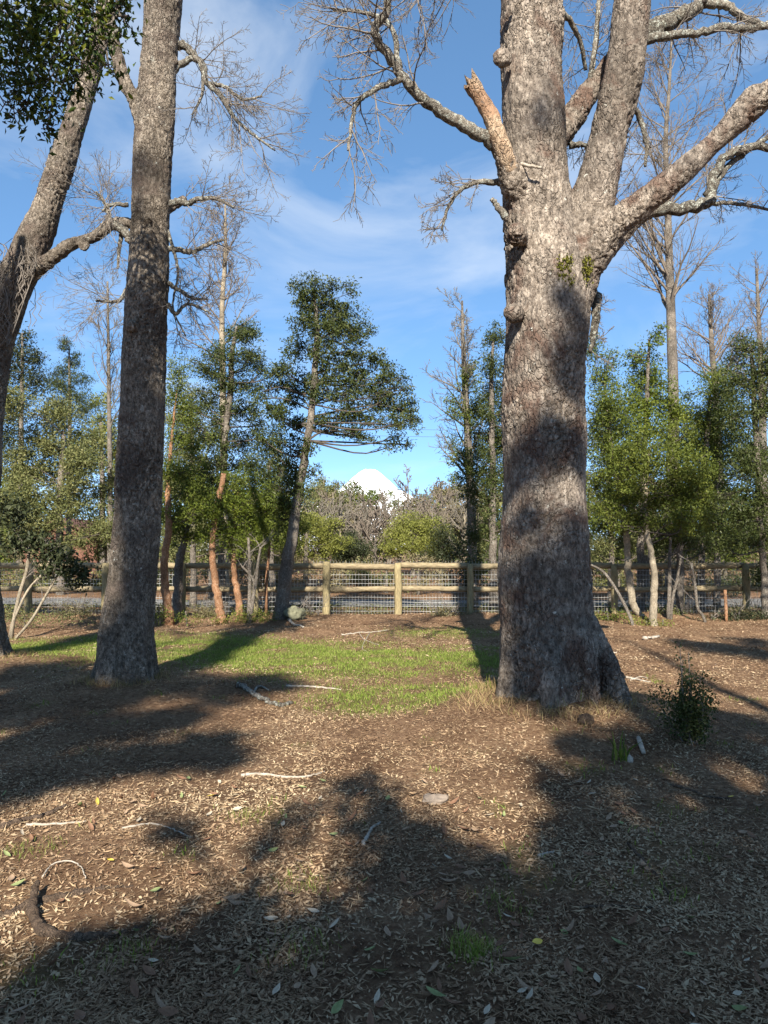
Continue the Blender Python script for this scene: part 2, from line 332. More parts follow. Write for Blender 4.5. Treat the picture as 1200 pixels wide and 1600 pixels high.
# ------------------------------------------------------------------ ground, road, volcano
def axis(a, b, step, far, k=1.22):
    c = list(np.arange(a, b + 1e-6, step)); s = step; x = b
    while x < far: s *= k; x += s; c.append(x)
    s = step; x = a
    while x > -far: s *= k; x -= s; c.insert(0, x)
    return np.array(c)
gx = axis(-8, 8, .09, 16000); gy = axis(1.4, 18, .085, 16000)
X, Y = np.meshgrid(gx, gy); Z = hgt(X, Y)
nx, ny = len(gx), len(gy); i = (np.arange(ny - 1)[:, None] * nx + np.arange(nx - 1)[None, :]).ravel()
ground = build('ground', np.stack([X, Y, Z], -1).reshape(-1, 3), np.stack([i, i + 1, i + nx + 1, i + nx], 1), M['ground']); ground['kind'] = 'structure'
ga = ground.data.attributes.new('grass', 'FLOAT', 'POINT'); ga.data.foreach_set('value', grass_amt(X, Y).ravel().astype(np.float32))
rx = np.linspace(-60, 60, 160); ry = np.linspace(20.2, 22.8, 8); X, Y = np.meshgrid(rx, ry)
Z = hgt(X, Y) + .03 + .05 * (1 - ((Y - 21.5) / 2.1) ** 2)
i = (np.arange(7)[:, None] * 160 + np.arange(159)[None, :]).ravel()
road = build('road', np.stack([X, Y, Z], -1).reshape(-1, 3), np.stack([i, i + 1, i + 161, i + 160], 1), M['road']); road['kind'] = 'structure'

def volcano():
    D = 12000.; c = at(577, 860, D); na, nr = 96, 60
    rr = np.concatenate([[0, 8, 14], np.linspace(18, 420, nr - 3)]); prof_r = [0, 10, 16, 32, 48, 100, 160, 280, 420]; prof_h = [127, 126, 121, 107, 93, 60, 33, 6, -12]
    V = []
    for a in range(na):
        th = 2 * math.pi * a / na
        for r in rr:
            hh = np.interp(r, prof_r, prof_h) + (mn.fractal(Vector((math.cos(th) * 3.4, math.sin(th) * 3.4, r / 70)), 1, 2, 5) * min(r, 60) / 60 * 8)
            V.append((c[0] + pxs(r, D) * math.cos(th), D + pxs(r, D) * math.sin(th), CAM_Z + pxs(hh, D)))
    n = len(rr); F = [(a * n + k, ((a + 1) % na) * n + k, ((a + 1) % na) * n + k + 1, a * n + k + 1) for a in range(na) for k in range(1, n - 1)]
    o = build('mountain', V, F, M['snow']); o['kind'] = 'structure'
volcano()

# ------------------------------------------------------------------ trunks with real bark relief
def bark_trunk(name, tubes, voxel, mat, parent, plate=(.085, .15), depth=.022, lump=.03, fine=.006, seed=0.0, base=None, flutes=0):
    T = Tubes()
    for P, r in tubes: T.tube(P, r, 20, cap=True)
    V, F, _ = T.get(); me = mesh_np('tmp', V, F); o = bpy.data.objects.new('tmp', me); col.objects.link(o)
    md = o.modifiers.new('r', 'REMESH'); md.mode = 'VOXEL'; md.voxel_size = voxel; md.use_smooth_shade = True
    sm = o.modifiers.new('s', 'SMOOTH'); sm.factor = .5; sm.iterations = 6
    dg = bpy.context.evaluated_depsgraph_get(); ev = o.evaluated_get(dg); m2 = bpy.data.meshes.new_from_object(ev)
    bpy.data.objects.remove(o); bpy.data.meshes.remove(me)
    n = len(m2.vertices); co = np.empty(n * 3, np.float32); m2.vertices.foreach_get('co', co); co = co.reshape(-1, 3).astype(float)
    nr = np.empty(n * 3, np.float32); m2.vertex_normals.foreach_get('vector', nr); nr = nr.reshape(-1, 3)
    d = np.empty(n); sx, sz = 1 / plate[0], 1 / plate[1]; N = mn.noise; vor = mn.voronoi
    for k in range(n):
        x, y, z = co[k]
        wx = N(Vector((x * 7, y * 7, z * 7 + seed)))
        dd = vor(Vector((x * sx + wx * .55, y * sx - wx * .4, z * sz + wx * .6 + seed)))
        e = min(1.0, (dd[0][1] - dd[0][0]) / .13); e = e * e * (3 - 2 * e); q = dd[1][0]; ph = N(Vector((q[0] * 3.7, q[1] * 3.7, q[2] * 3.7)))
        am = min(1.7, max(.12, .75 + 1.7 * N(Vector((x * 2.1 + 9, y * 2.1, z * 1.3 - seed))))); d[k] = depth * am * (e - 1) + depth * .6 * am * ph * e + lump * N(Vector((x * 2.3, y * 2.3, z * 1.5 + seed))) + fine * N(Vector((x * 33, y * 33, z * 20))) + fine * 1.3 * N(Vector((x * 15 + 7, y * 15, z * 9)))
    if flutes and base is not None:
        th = np.arctan2(co[:, 1] - base[1], co[:, 0] - base[0]); hh = np.clip(1 - (co[:, 2] - base[2]) / 1.1, 0, 1) ** 2
        d = d + hh * .035 * np.sin(th * flutes + seed) + hh * .03 * np.sin(th * (2 * flutes + 1) + 1.3)
    co = co + nr * d[:, None]
    m2.vertices.foreach_set('co', (co - ORG[parent.name]).astype(np.float32).ravel()); m2.update()
    m2.name = name; m2.materials.clear(); m2.materials.append(mat)
    ob = link(bpy.data.objects.new(name, m2), parent); ORG[ob.name] = ORG[parent.name]; return ob

# ---- the great tree
D0 = BIG[1]; bz = float(hgt(*BIG))
big = thing('deciduous_tree', 'massive forked trunk with plated grey bark and broken stub, standing in the clearing', 'tree', (BIG[0], BIG[1], bz))
main = pxpath([(862, 1190, 92, D0), (860, 1120, 86, D0), (857, 1060, 79, D0), (855, 980, 73, D0), (851, 880, 69, D0), (849, 780, 66, D0), (849, 680, 65, D0), (850, 580, 65, D0), (853, 490, 67, D0),
               (849, 420, 66, D0), (842, 350, 57, D0), (837, 280, 51, D0), (832, 200, 50, D0), (831, 120, 50, D0 + .05), (831, 0, 50, D0 + .15), (829, -110, 49, D0 + .3)], 84)
lead = pxpath([(872, 520, 38, D0), (890, 440, 43, D0), (913, 360, 39, D0 - .02), (933, 285, 33, D0 - .05), (953, 200, 31, D0 - .1), (973, 105, 31, D0 - .15), (989, 5, 30, D0 - .2), (1008, -110, 29, D0 - .3)], 52)
rlimb = pxpath([(885, 440, 32, D0), (922, 400, 31, D0 - .1), (955, 355, 24, D0 - .2), (1010, 313, 19, D0 - .3), (1070, 266, 18, D0 - .4), (1130, 209, 18.5, D0 - .5), (1178, 162, 22, D0 - .6), (1200, 148, 17, D0 - .65), (1250, 118, 20, D0 - .7), (1340, 60, 19, D0 - .8)], 50)
under = pxpath([(905, 435, 20, D0 + .1), (940, 390, 22, D0 + .18), (985, 345, 17, D0 + .25), (1020, 328, 11, D0 + .3)], 20)
cross = pxpath([(862, 225, 22, D0 + .15), (893, 185, 20, D0 + .25), (920, 145, 19, D0 + .35), (950, 110, 17, D0 + .45), (985, 60, 15, D0 + .5)], 20)
stubb = pxpath([(822, 330, 18, D0 - .1), (805, 285, 26, D0 - .2), (790, 248, 19, D0 - .3), (780, 222, 15, D0 - .34)], 20)
def bulge(px, py, r, D, out_):
    c = at(px, py, D); q = c + np.array([0, -out_, 0]); return (np.linspace(c, q, 5), np.array([.8, 1, .95, .75, .4]) * pxs(r, D))
roots = []
for th, L in ((-1.9, .1), (-1.0, .12), (-.45, .3), (.5, .3), (1.6, .4)):
    c = np.array([BIG[0], BIG[1], 0]); dv = np.array([math.cos(th), math.sin(th), 0])
    P = [c + dv * .30 + [0, 0, bz + .62], c + dv * .48 + [0, 0, bz + .22], c + dv * (.5 + L * .35) + [0, 0, 0], c + dv * (.5 + L * .7) + [0, 0, 0]]
    for q in P[2:]: q[2] = float(hgt(q[0], q[1])) - .03
    P[3][2] -= .09
    roots.append(smooth_path(P, [.13, .11, .07, .03], 14))
tk = bark_trunk('trunk', [main, lead, rlimb, under, cross, stubb, bulge(806, 372, 20, D0 - .30, .16), bulge(800, 492, 17, D0 - .27, .13), bulge(784, 95, 16, D0 - .2, .1), bulge(870, 560, 14, D0 - .33, .06)] + roots,
                .0145, M['bark_big'], big, (.052, .074), .017, .035, .005, 3.1, (BIG[0], BIG[1], bz), 5)
# broken stub of bare wood
T = Tubes(); P, r = pxpath([(800, 270, 13, D0 - .27), (790, 245, 14.5, D0 - .33), (778, 212, 14, D0 - .36), (765, 178, 13, D0 - .38), (748, 150, 11.5, D0 - .40), (736, 130, 13, D0 - .42)], 26)
r = r * (1 + .10 * np.sin(np.arange(26) * 1.9) * rng.random(26)); T.tube(P, r, 14, cap=True)
V, F, _ = T.get(); top = P[-1]; dirn = (P[-1] - P[-3]); dirn /= np.linalg.norm(dirn)
for k in range(len(V)):
    s_ = (V[k] - P[-2]).dot(dirn)
    if s_ > .01: V[k] = V[k] + dirn * (.16 * mn.noise(Vector(V[k] * 21)) + .03)
    V[k] += .013 * np.array(mn.noise_vector(Vector(V[k] * 18)))
sb = build('broken_stub', V, F, M['deadwood'], big, np.zeros(len(F))); sb['label'] = 'snapped branch stub of bare tan wood'
# knot hole collar on the cut right limb
def limb(parent, lst, mat, name='limb', twigs=None, sides=8, n=None, spread=None, cfg=None, ntw=10, tl=.9, tr=.012, bias=None, t0=.25):
    P, r = pxpath(lst, n or len(lst) * 6)
    for k in range(2, len(P) - 1): P[k] += rng.normal(size=3) * r[k] * .18
    T = Tubes(); T.tube(P, r, sides, cap=True); o = T.build(name, mat, parent)
    if twigs:
        B = Tubes(); c = dict(TWIG); c.update(cfg or {})
        for k in range(ntw):
            t = t0 + (1 - t0) * (k + rng.random()) / ntw; i = min(int(t * (len(P) - 1)), len(P) - 2); d = rdir(P[i + 1] - P[i], R(rng.uniform(30, 75)))
            if bias is not None: d = d + np.array(bias)
            grow(B, P[i], d, tl * rng.uniform(.6, 1.2), min(r[i] * .6, tr), 1, c)
        B.build('twigs', mat if twigs is True else M[twigs], o, kind='stuff')
    return o
LB = M['lichen_branch']
limb(big, [(829, -100, 47, D0 + .3), (826, -300, 43, D0 + .5), (820, -520, 33, D0 + .7), (815, -800, 22, D0 + .8)], M['bark_big'], sides=18)
limb(big, [(1006, -100, 28, D0 - .3), (1025, -280, 26, D0 - .4), (1040, -480, 20, D0 - .5)], M['bark_big'], sides=16)
limb(big, [(795, 262, 12, D0 - .2), (770, 222, 11, D0 - .3), (715, 190, 10, D0 - .4), (665, 160, 9, D0 - .5), (630, 120, 8, D0 - .6), (600, 75, 7.5, D0 - .7), (585, 48, 7, D0 - .75), (605, 15, 6.5, D0 - .8), (600, -40, 5.5, D0 - .9)], LB, twigs='twig', ntw=15, tl=.75, tr=.009, bias=(-.25, 0, -.25), t0=.35)
limb(big, [(632, 122, 5, D0 - .6), (605, 132, 5, D0 - .65), (572, 148, 4.5, D0 - .7), (556, 165, 4, D0 - .7), (549, 195, 3, D0 - .72), (544, 235, 2, D0 - .75)], LB, twigs='twig', ntw=9, tl=.55, tr=.007, bias=(-.2, 0, -.5))
limb(big, [(625, 105, 5, D0 - .6), (610, 40, 4, D0 - .5), (570, 20, 3, D0 - .5), (520, 15, 2.2, D0 - .5)], LB, twigs='twig', ntw=9, tl=.6, tr=.007)
limb(big, [(785, 286, 6, D0 - .1), (750, 284, 4.2, D0 - .15), (720, 296, 3.6, D0 - .2), (700, 325, 2.8, D0 - .2), (690, 360, 1.8, D0 - .2)], LB, twigs='twig', ntw=10, tl=.42, tr=.006, bias=(-.2, 0, -.4), t0=.15)
limb(big, [(790, 340, 7, D0 - .2), (772, 315, 4, D0 - .25), (768, 312, 3, D0 - .25)], LB)
limb(big, [(1000, 335, 11, D0 + .3), (1040, 327, 10, D0 + .3), (1085, 323, 9.5, D0 + .3), (1108, 312, 9, D0 + .3), (1112, 280, 8, D0 + .3), (1135, 245, 7, D0 + .3), (1170, 231, 6.5, D0 + .3), (1230, 232, 5.5, D0 + .3)], LB, twigs='twig', ntw=8, tl=.6, tr=.008)
limb(big, [(1110, 308, 6, D0 + .3), (1130, 268, 5, D0 + .35), (1165, 238, 4.5, D0 + .4), (1215, 205, 4, D0 + .4)], LB, twigs='twig', ntw=5, tl=.5, tr=.007)
limb(big, [(1105, 318, 4, D0 + .3), (1150, 318, 3, D0 + .35), (1215, 330, 2, D0 + .4)], LB, twigs='twig', ntw=6, tl=.4, tr=.006)
limb(big, [(985, 70, 20, D0 + .1), (1030, 40, 15, D0 + .1), (1070, 22, 12, D0 + .1), (1095, 5, 10, D0 + .1), (1110, -30, 8, D0 + .1)], LB, twigs='twig', ntw=6, tl=.7, tr=.009)
limb(big, [(1090, 5, 7, D0 + .1), (1130, 8, 7, D0 + .1), (1165, 28, 5, D0 + .1), (1215, 48, 4, D0 + .1)], LB, twigs='twig', ntw=5, tl=.5, tr=.008)
limb(big, [(990, 68, 9, D0 - .1), (1040, 56, 7, D0 - .1), (1085, 52, 6, D0 - .1), (1130, 43, 6.5, D0 - .1), (1170, 45, 6, D0 - .1), (1230, 30, 5, D0 - .1)], LB, twigs='twig', ntw=6, tl=.6, tr=.008)
limb(big, [(918, 150, 5, D0 + .35), (926, 100, 4.5, D0 + .35), (932, 50, 4, D0 + .4), (937, -20, 3.5, D0 + .4)], LB, twigs='twig', ntw=8, tl=.5, tr=.006)
limb(big, [(890, 228, 6, D0 + .2), (905, 226, 4, D0 + .2), (925, 228, 3, D0 + .25)], LB, twigs='twig', ntw=6, tl=.5, tr=.006, bias=(0, 0, -.5))
limb(big, [(985, 160, 5, D0 + .1), (1000, 185, 4.5, D0 + .2), (1010, 225, 3.5, D0 + .2), (1008, 260, 2.2, D0 + .2)], LB, twigs='twig', ntw=8, tl=.5, tr=.006)
limb(big, [(920, 455, 10, D0 + .3), (932, 470, 8, D0 + .25), (928, 520, 6, D0 + .22), (922, 550, 3, D0 + .2)], LB, twigs='twig', ntw=5, tl=.25, tr=.006)
limb(big, [(812, 257, 3, D0 - .25), (826, 259, 2.6, D0 - .37), (846, 262, 2, D0 - .42)], M['stick'])
limb(big, [(800, -20, 9, D0 - .3), (750, -60, 7, D0 - .4), (690, -40, 5, D0 - .5), (640, -10, 4, D0 - .6)], LB, twigs='twig', ntw=14, tl=.8, tr=.008, bias=(0, 0, -.5))
limb(big, [(850, -10, 8, D0 + .6), (880, 20, 5, D0 + .8), (905, 60, 4, D0 + 1.0), (915, 110, 3, D0 + 1.2)], LB, twigs='twig', ntw=8, tl=.6, tr=.006)
# moss tufts on the trunk
C = []
for px, py, rx_, ry_, n, off in ((880, 420, 11, 18, 900, -.415), (888, 405, 8, 8, 300, -.40), (918, 418, 8, 22, 800, -.29), (890, 440, 7, 9, 250, -.40)):
    a = rng.normal(size=(n, 2)) * .5; a = a[[mn.noise(Vector((u * 2.4 + px, v * 2.4, 3.0))) > -.05 for u, v in a]]; C += [at(px + u * rx_, py + v * ry_, D0 + off) + np.array([0, abs(rng.normal()) * .02, 0]) for u, v in a]
V, F, rn = leaves(np.array(C), .022, .3, .6); mo = build('moss_patch', V, F, M['moss'], big, rn, kind='stuff'); mo['label'] = 'yellow green moss tuft below the fork'

# ---- left tree
D1 = LEFT[1]; lz = float(hgt(*LEFT))
ltree = thing('deciduous_tree', 'tall straight lichen-spotted trunk with shaded lower half, growing beside a leaning forked tree', 'tree', (LEFT[0], LEFT[1], lz))
main = pxpath([(196, 1150, 47, D1), (196, 1095, 45, D1), (197, 1050, 43, D1), (198, 1000, 41, D1), (204, 940, 40, D1), (210, 880, 37, D1), (215, 800, 35, D1), (220, 700, 35, D1), (224, 610, 35, D1), (228, 530, 34, D1), (231, 440, 32.5, D1),
               (234, 350, 31, D1), (236, 270, 30.5, D1), (241, 190, 31.5, D1), (245, 120, 29, D1 - .02), (255, 0, 28, D1 - .08), (263, -110, 26.5, D1 - .14)], 84)
lf = pxpath([(232, 230, 16, D1), (213, 165, 13, D1), (196, 130, 11.5, D1), (183, 90, 10.5, D1 + .05), (172, 40, 10, D1 + .1), (160, -30, 9, D1 + .1), (150, -140, 7, D1 + .2)], 30)
roots = []
for th, L in ((-2.9, .2), (-2.0, .15), (-1.0, .15), (-.2, .2), (.8, .3), (1.9, .3), (2.7, .2)):
    c = np.array([LEFT[0], LEFT[1], 0]); dv = np.array([math.cos(th), math.sin(th), 0])
    P = [c + dv * .14 + [0, 0, lz + .45], c + dv * .23 + [0, 0, lz + .16], c + dv * (.26 + L * .35) + [0, 0, 0], c + dv * (.26 + L * .7) + [0, 0, 0]]
    for q in P[2:]: q[2] = float(hgt(q[0], q[1])) - .03
    P[3][2] -= .08
    roots.append(smooth_path(P, [.09, .08, .05, .03], 12))
bark_trunk('trunk', [main, lf, bulge(206, 512, 9, D1 - .22, .08), bulge(232, 342, 9, D1 - .2, .05), bulge(270, 95, 9, D1 - .05, .03), bulge(196, 610, 8, D1 - .02, .02)] + roots, .015, M['bark_left'], ltree, (.04, .062), .014, .028, .005, 11.7, (LEFT[0], LEFT[1], lz), 5)
limb(ltree, [(262, -100, 26, D1 - .14), (275, -330, 21, D1 - .3), (285, -560, 15, D1 - .4)], M['bark_left'], sides=16)
limb(ltree, [(262, 72, 8, D1), (285, 70, 6.5, D1), (302, 85, 6, D1), (318, 105, 5.5, D1), (322, 128, 4.5, D1), (345, 150, 4, D1), (365, 182, 3.2, D1), (395, 210, 2.4, D1), (430, 235, 1.4, D1)], LB, twigs='twig', ntw=16, tl=.75, tr=.007, bias=(.35, 0, 0), t0=.3)
limb(ltree, [(266, 115, 6, D1), (285, 98, 5.5, D1), (305, 92, 4, D1), (316, 112, 3, D1), (315, 150, 2.4, D1), (300, 180, 1.5, D1)], LB, twigs='twig', ntw=10, tl=.55, tr=.006)
limb(ltree, [(322, 130, 4, D1), (350, 135, 3, D1), (380, 155, 2.4, D1), (410, 150, 1.5, D1)], LB, twigs='twig', ntw=9, tl=.6, tr=.006, bias=(.2, 0, .2), t0=.1)
limb(ltree, [(258, 322, 6, D1), (278, 315, 5.5, D1), (292, 318, 5, D1), (310, 311, 4, D1), (340, 311, 3.2, D1), (365, 325, 2, D1)], LB, twigs='twig', ntw=11, tl=.6, tr=.006, bias=(.2, 0, 0))
limb(ltree, [(258, 388, 5, D1), (280, 390, 4.5, D1), (300, 394, 4, D1), (325, 382, 3, D1), (350, 374, 2, D1)], LB, twigs='twig', ntw=9, tl=.6, tr=.006, bias=(.2, 0, 0))
limb(ltree, [(258, 440, 4, D1), (275, 450, 3.4, D1), (300, 465, 2.6, D1), (325, 468, 1.6, D1)], LB, twigs='twig', ntw=8, tl=.55, tr=.005, bias=(.2, 0, 0))
limb(ltree, [(262, 360, 3, D1), (272, 395, 2.6, D1), (278, 430, 2.2, D1), (270, 480, 1.6, D1), (290, 525, 1.2, D1)], LB, twigs='twig', ntw=8, tl=.45, tr=.005)
limb(ltree, [(262, 475, 4, D1), (275, 490, 3.2, D1), (295, 475, 2.5, D1), (330, 490, 1.5, D1)], LB, twigs='twig', ntw=7, tl=.5, tr=.005)
limb(ltree, [(186, 55, 5, D1 + .1), (182, 50, 4, D1), (190, 47, 2, D1)], LB)

# ---- leaning tree at the edge
D2 = FAR[1]; fz = float(hgt(*FAR))
ftree = thing('deciduous_tree', 'leaning tree with a bent forked trunk wrapped in dry vines', 'tree', (FAR[0], FAR[1], fz))
main = pxpath([(-15, 1090, 45.2, D2), (-14, 1040, 31.2, D2), (-18, 980, 21.8, D2), (-20, 900, 17.9, D2), (-19, 780, 17.2, D2), (-14, 660, 17.2, D2), (-5, 560, 19.5, D2), (10, 490, 23.4, D2), (28, 430, 28.9, D2), (48, 385, 26.5, D2), (72, 330, 22.6, D2), (95, 260, 20.3, D2), (118, 190, 17.9, D2), (140, 115, 15.6, D2), (160, 30, 14.0, D2), (180, -90, 11.7, D2)], 74)
l2 = pxpath([(15, 465, 15.6, D2), (45, 432, 14.0, D2 - .05), (75, 408, 11.7, D2 - .1), (110, 383, 10.1, D2 - .1), (145, 371, 9.4, D2), (172, 352, 9.4, D2 + .1), (195, 348, 8.6, D2 + .2), (230, 350, 7.8, D2 + .3), (290, 310, 6.2, D2 + .5)], 40)
bark_trunk('trunk', [main, l2, bulge(132, 384, 12, D2 - .15, .02)], .020, M['bark_left'], ftree, (.06, .09), .018, .03, .006, 23.1, (FAR[0], FAR[1], fz), 5)
limb(ftree, [(178, 352, 7, D2), (195, 362, 7, D2 - .1), (204, 378, 5, D2 - .1)], LB)
limb(ftree, [(172, 350, 5, D2 + .1), (165, 320, 3, D2 + .1), (150, 300, 2, D2 + .1)], LB, twigs='twig', ntw=12, tl=.9, tr=.006, bias=(0, 0, .3))
limb(ftree, [(200, 320, 4, D2), (175, 320, 3, D2), (160, 330, 2, D2)], LB, twigs='twig', ntw=9, tl=.8, tr=.006)
limb(ftree, [(190, 362, 4, D2), (186, 390, 3, D2), (184, 420, 1.5, D2)], LB, twigs='twig', ntw=6, tl=.45, tr=.005, bias=(0, 0, -.3))
limb(ftree, [(200, 450, 4, D2 + .3), (185, 470, 3, D2 + .3), (150, 470, 2, D2 + .3)], LB, twigs='twig', ntw=9, tl=.9, tr=.006)
B = Tubes()
for k in range(90):
    x0 = rng.uniform(-30, 55); y0 = rng.uniform(370, 440); P = [at(x0, y0, D2 - rng.uniform(.3, .45))]; x, y = x0, y0
    for s_ in range(10):
        x += rng.normal() * 6 - .8; y += rng.uniform(4, 16); P.append(at(min(x, 62 - (y - 400) * .35), y, D2 - rng.uniform(.28, .40)))
    B.tube(P, np.full(11, rng.uniform(.003, .008)), 4)
for x0, y0, yl in ((55, 450, 60), (62, 458, 40), (50, 470, 50), (66, 455, 22)):
    P = [at(x0 + rng.normal() * 3, y0 + yl * s_ / 6, D2 - .2) for s_ in range(7)]; B.tube(P, np.full(7, .005), 4)
vn = B.build('vines', M['twig'], ftree, kind='stuff'); vn['label'] = 'tangle of dry brown vines round the bend'

# ------------------------------------------------------------------ leafy trees
def leafy(name, label, D, trunk, clumps, leafm, barkm, leaf=.075, dens=1.0, group=None, per=9, spread=.10, extra=None, asp=.45, updir=.45, depth=.7, cat='tree', twigm='twig_dark', base=None):
    """trunk: [(px,py,r)]  clumps: [(px,py,rx,ry[,dD])]"""
    b = at(trunk[0][0], trunk[0][1], D) if base is None else np.array(base); b[2] = float(hgt(b[0], b[1])) - .02
    t = thing(name, label, cat, b, group)
    P, r = pxpath([(a, c, q, D) for a, c, q in trunk], len(trunk) * 6)
    P[0] = b - [0, 0, .12]
    for k in range(2, len(P)): P[k] += rng.normal(size=3) * r[k] * .12
    r[0] *= 1.35; r[1] *= 1.12
    T = Tubes(); T.tube(P, r, 10, cap=True); tk = T.build('trunk', M[barkm], t)
    B = Tubes(); L = []
    clumps = list(clumps)
    for c in list(clumps):
        if D < 40 and rng.random() < .75:
            a_ = rng.random() * 6.28; q_ = rng.uniform(.95, 1.35); clumps.append((c[0] + math.cos(a_) * c[2] * q_, c[1] + math.sin(a_) * c[3] * q_, c[2] * .36, c[3] * .36))
    RN = []
    for c in clumps:
        dd = c[4] if len(c) > 4 else 0; ce = at(c[0], c[1], D + dd); rx_, rz_ = pxs(c[2], D), pxs(c[3], D); ry_ = (rx_ + rz_) * .5 * depth
        if len(c) <= 4: ce[1] += rng.normal() * ry_ * .8
        per = 22; nt_ = max(5, int(dens * 3.8 * math.pi * rx_ * rz_ / (asp * .5 * leaf * leaf) / per)); spread_ = spread * rng.uniform(.7, 1.1)
        tips, lc = clump_pts(ce, (rx_, ry_, rz_), nt_, per, spread_, .75); L.append(lc); RN.append(np.repeat(rng.random(nt_), per))
        k = np.argmin(np.linalg.norm(P - (ce - [0, 0, .5 * rz_ + .10 * abs(ce[0] - P[:, 0].mean())]), axis=1)); q0 = P[k]
        mid = (q0 + ce) / 2 + rng.normal(size=3) * .13 * np.linalg.norm(ce - q0); lr = max(min(r[k] * .30, .024), .008)
        bp, br = smooth_path([q0, mid, ce], [lr, lr * .7, lr * .4], 8); B.tube(bp, br, 5)
        for tp in tips[:min(8, len(tips)) if D < 24 else 2]:
            s_ = bp[rng.integers(4, 8)]; m_ = (s_ + tp) / 2 + rng.normal(size=3) * .06; B.tube([s_, m_, tp], [lr * .35, lr * .25, .004], 3)
    if extra: extra(B, P, r)
    if B.n: B.build('limbs', M[twigm], t, kind='stuff')
    V, F, rn = leaves(np.vstack(L), leaf, updir, asp, tri=True); rn = .45 * rn + .55 * np.concatenate(RN); build('crown', V, F, M[leafm], t, rn, False, 'stuff')
    return t

# central notro-like evergreen
leafy('evergreen_tree', 'slender dark evergreen with uneven leafy crown standing alone against the sky', 15.6,
      [(438, 968, 11.5), (444, 915, 10.5), (452, 860, 9.5), (462, 800, 8), (470, 745, 7), (480, 690, 6), (488, 630, 5), (493, 570, 5), (495, 510, 4), (490, 450, 2)],
      [(488, 452, 26, 20), (505, 470, 30, 26), (475, 470, 24, 22), (530, 490, 34, 32), (548, 446, 7, 9), (478, 505, 28, 24), (520, 520, 36, 28), (555, 520, 22, 26), (470, 540, 30, 22), (505, 555, 24, 20),
       (548, 553, 34, 20), (590, 558, 22, 16), (445, 580, 26, 22), (475, 590, 30, 24), (560, 582, 36, 22), (605, 590, 26, 22), (450, 620, 26, 22), (500, 612, 34, 20), (545, 620, 34, 22), (600, 630, 34, 24),
       (632, 640, 22, 24), (575, 655, 30, 20), (625, 668, 24, 16), (570, 685, 20, 12), (617, 697, 15, 9), (440, 655, 22, 20), (470, 660, 24, 18), (505, 660, 22, 16), (432, 690, 20, 18), (455, 705, 22, 16), (435, 730, 22, 18), (480, 700, 14, 14), (425, 640, 14, 14), (440, 765, 22, 16), (485, 735, 16, 12), (425, 790, 20, 14), (470, 775, 16, 14), (410, 610, 12, 10), (645, 655, 10, 14), (535, 650, 24, 16), (530, 590, 26, 18), (590, 612, 26, 16), (545, 680, 14, 9), (440, 810, 18, 12), (460, 745, 16, 14)],
      'leaf_dark', 'bark_grey', .085, .85, per=8, spread=.085, asp=.36)
leafy('evergreen_tree', 'dark bushy evergreen behind orange-brown trunk leaning left', 17.4,
      [(352, 962, 6), (347, 900, 5.5), (344, 840, 5), (347, 760, 5), (352, 680, 5), (360, 610, 5), (362, 560, 4), (370, 510, 2)],
      [(385, 508, 22, 12), (368, 525, 20, 14), (395, 530, 18, 16), (335, 548, 24, 18), (365, 560, 26, 20), (395, 565, 14, 18), (325, 580, 24, 20), (350, 600, 30, 24), (385, 600, 24, 20), (320, 630, 22, 20), (355, 640, 30, 24), (390, 640, 24, 24),
       (335, 680, 34, 24), (375, 685, 30, 24), (405, 665, 16, 20), (340, 725, 36, 24), (385, 725, 30, 26), (320, 760, 24, 22), (400, 560, 18, 12), (410, 580, 14, 10)],
      'leaf_dark', 'bark_grey', .07, .85, per=8, spread=.09, asp=.42)
leafy('myrtle_tree', 'myrtle with vivid smooth orange bark rising right beside the tall lichen-spotted trunk', 15.2,
      [(264, 962, 8), (258, 915, 6.5), (257, 870, 6), (264, 820, 5.5), (262, 760, 4), (268, 690, 2.6), (276, 610, 1)],
      [(280, 580, 18, 26), (270, 620, 22, 28), (290, 640, 20, 26), (276, 680, 26, 28), (300, 700, 22, 24), (270, 735, 24, 24), (295, 765, 30, 26), (275, 800, 22, 20), (305, 800, 18, 18)],
      'leaf_mid', 'bark_orange', .056, .8, per=10, spread=.09)
leafy('myrtle_tree', 'myrtle with orange-brown trunk leaning left and yellowish lower leaves', 15.3,
      [(346, 972, 7.5), (342, 945, 6.5), (336, 905, 5.8), (332, 870, 5), (334, 830, 4.6), (340, 790, 5), (350, 740, 4)],
      [(350, 770, 30, 22), (375, 785, 34, 22), (340, 800, 28, 20), (385, 815, 30, 18), (355, 825, 26, 14), (405, 790, 24, 20), (330, 835, 24, 16), (365, 848, 28, 14), (400, 845, 24, 14)], 'leaf_bright', 'bark_orange', .056, .8, per=10, spread=.09)
leafy('myrtle_tree', 'thin myrtle with half pale half orange trunk among tangled grey suckers', 15.6,
      [(374, 958, 5.5), (372, 930, 5.5), (366, 900, 4.5), (366, 860, 4), (366, 820, 3.5), (372, 770, 3)],
      [(395, 760, 26, 22), (370, 750, 22, 18), (415, 820, 26, 16), (430, 790, 26, 20)], 'leaf_mid', 'bark_orange', .056, .75, per=10, spread=.09)
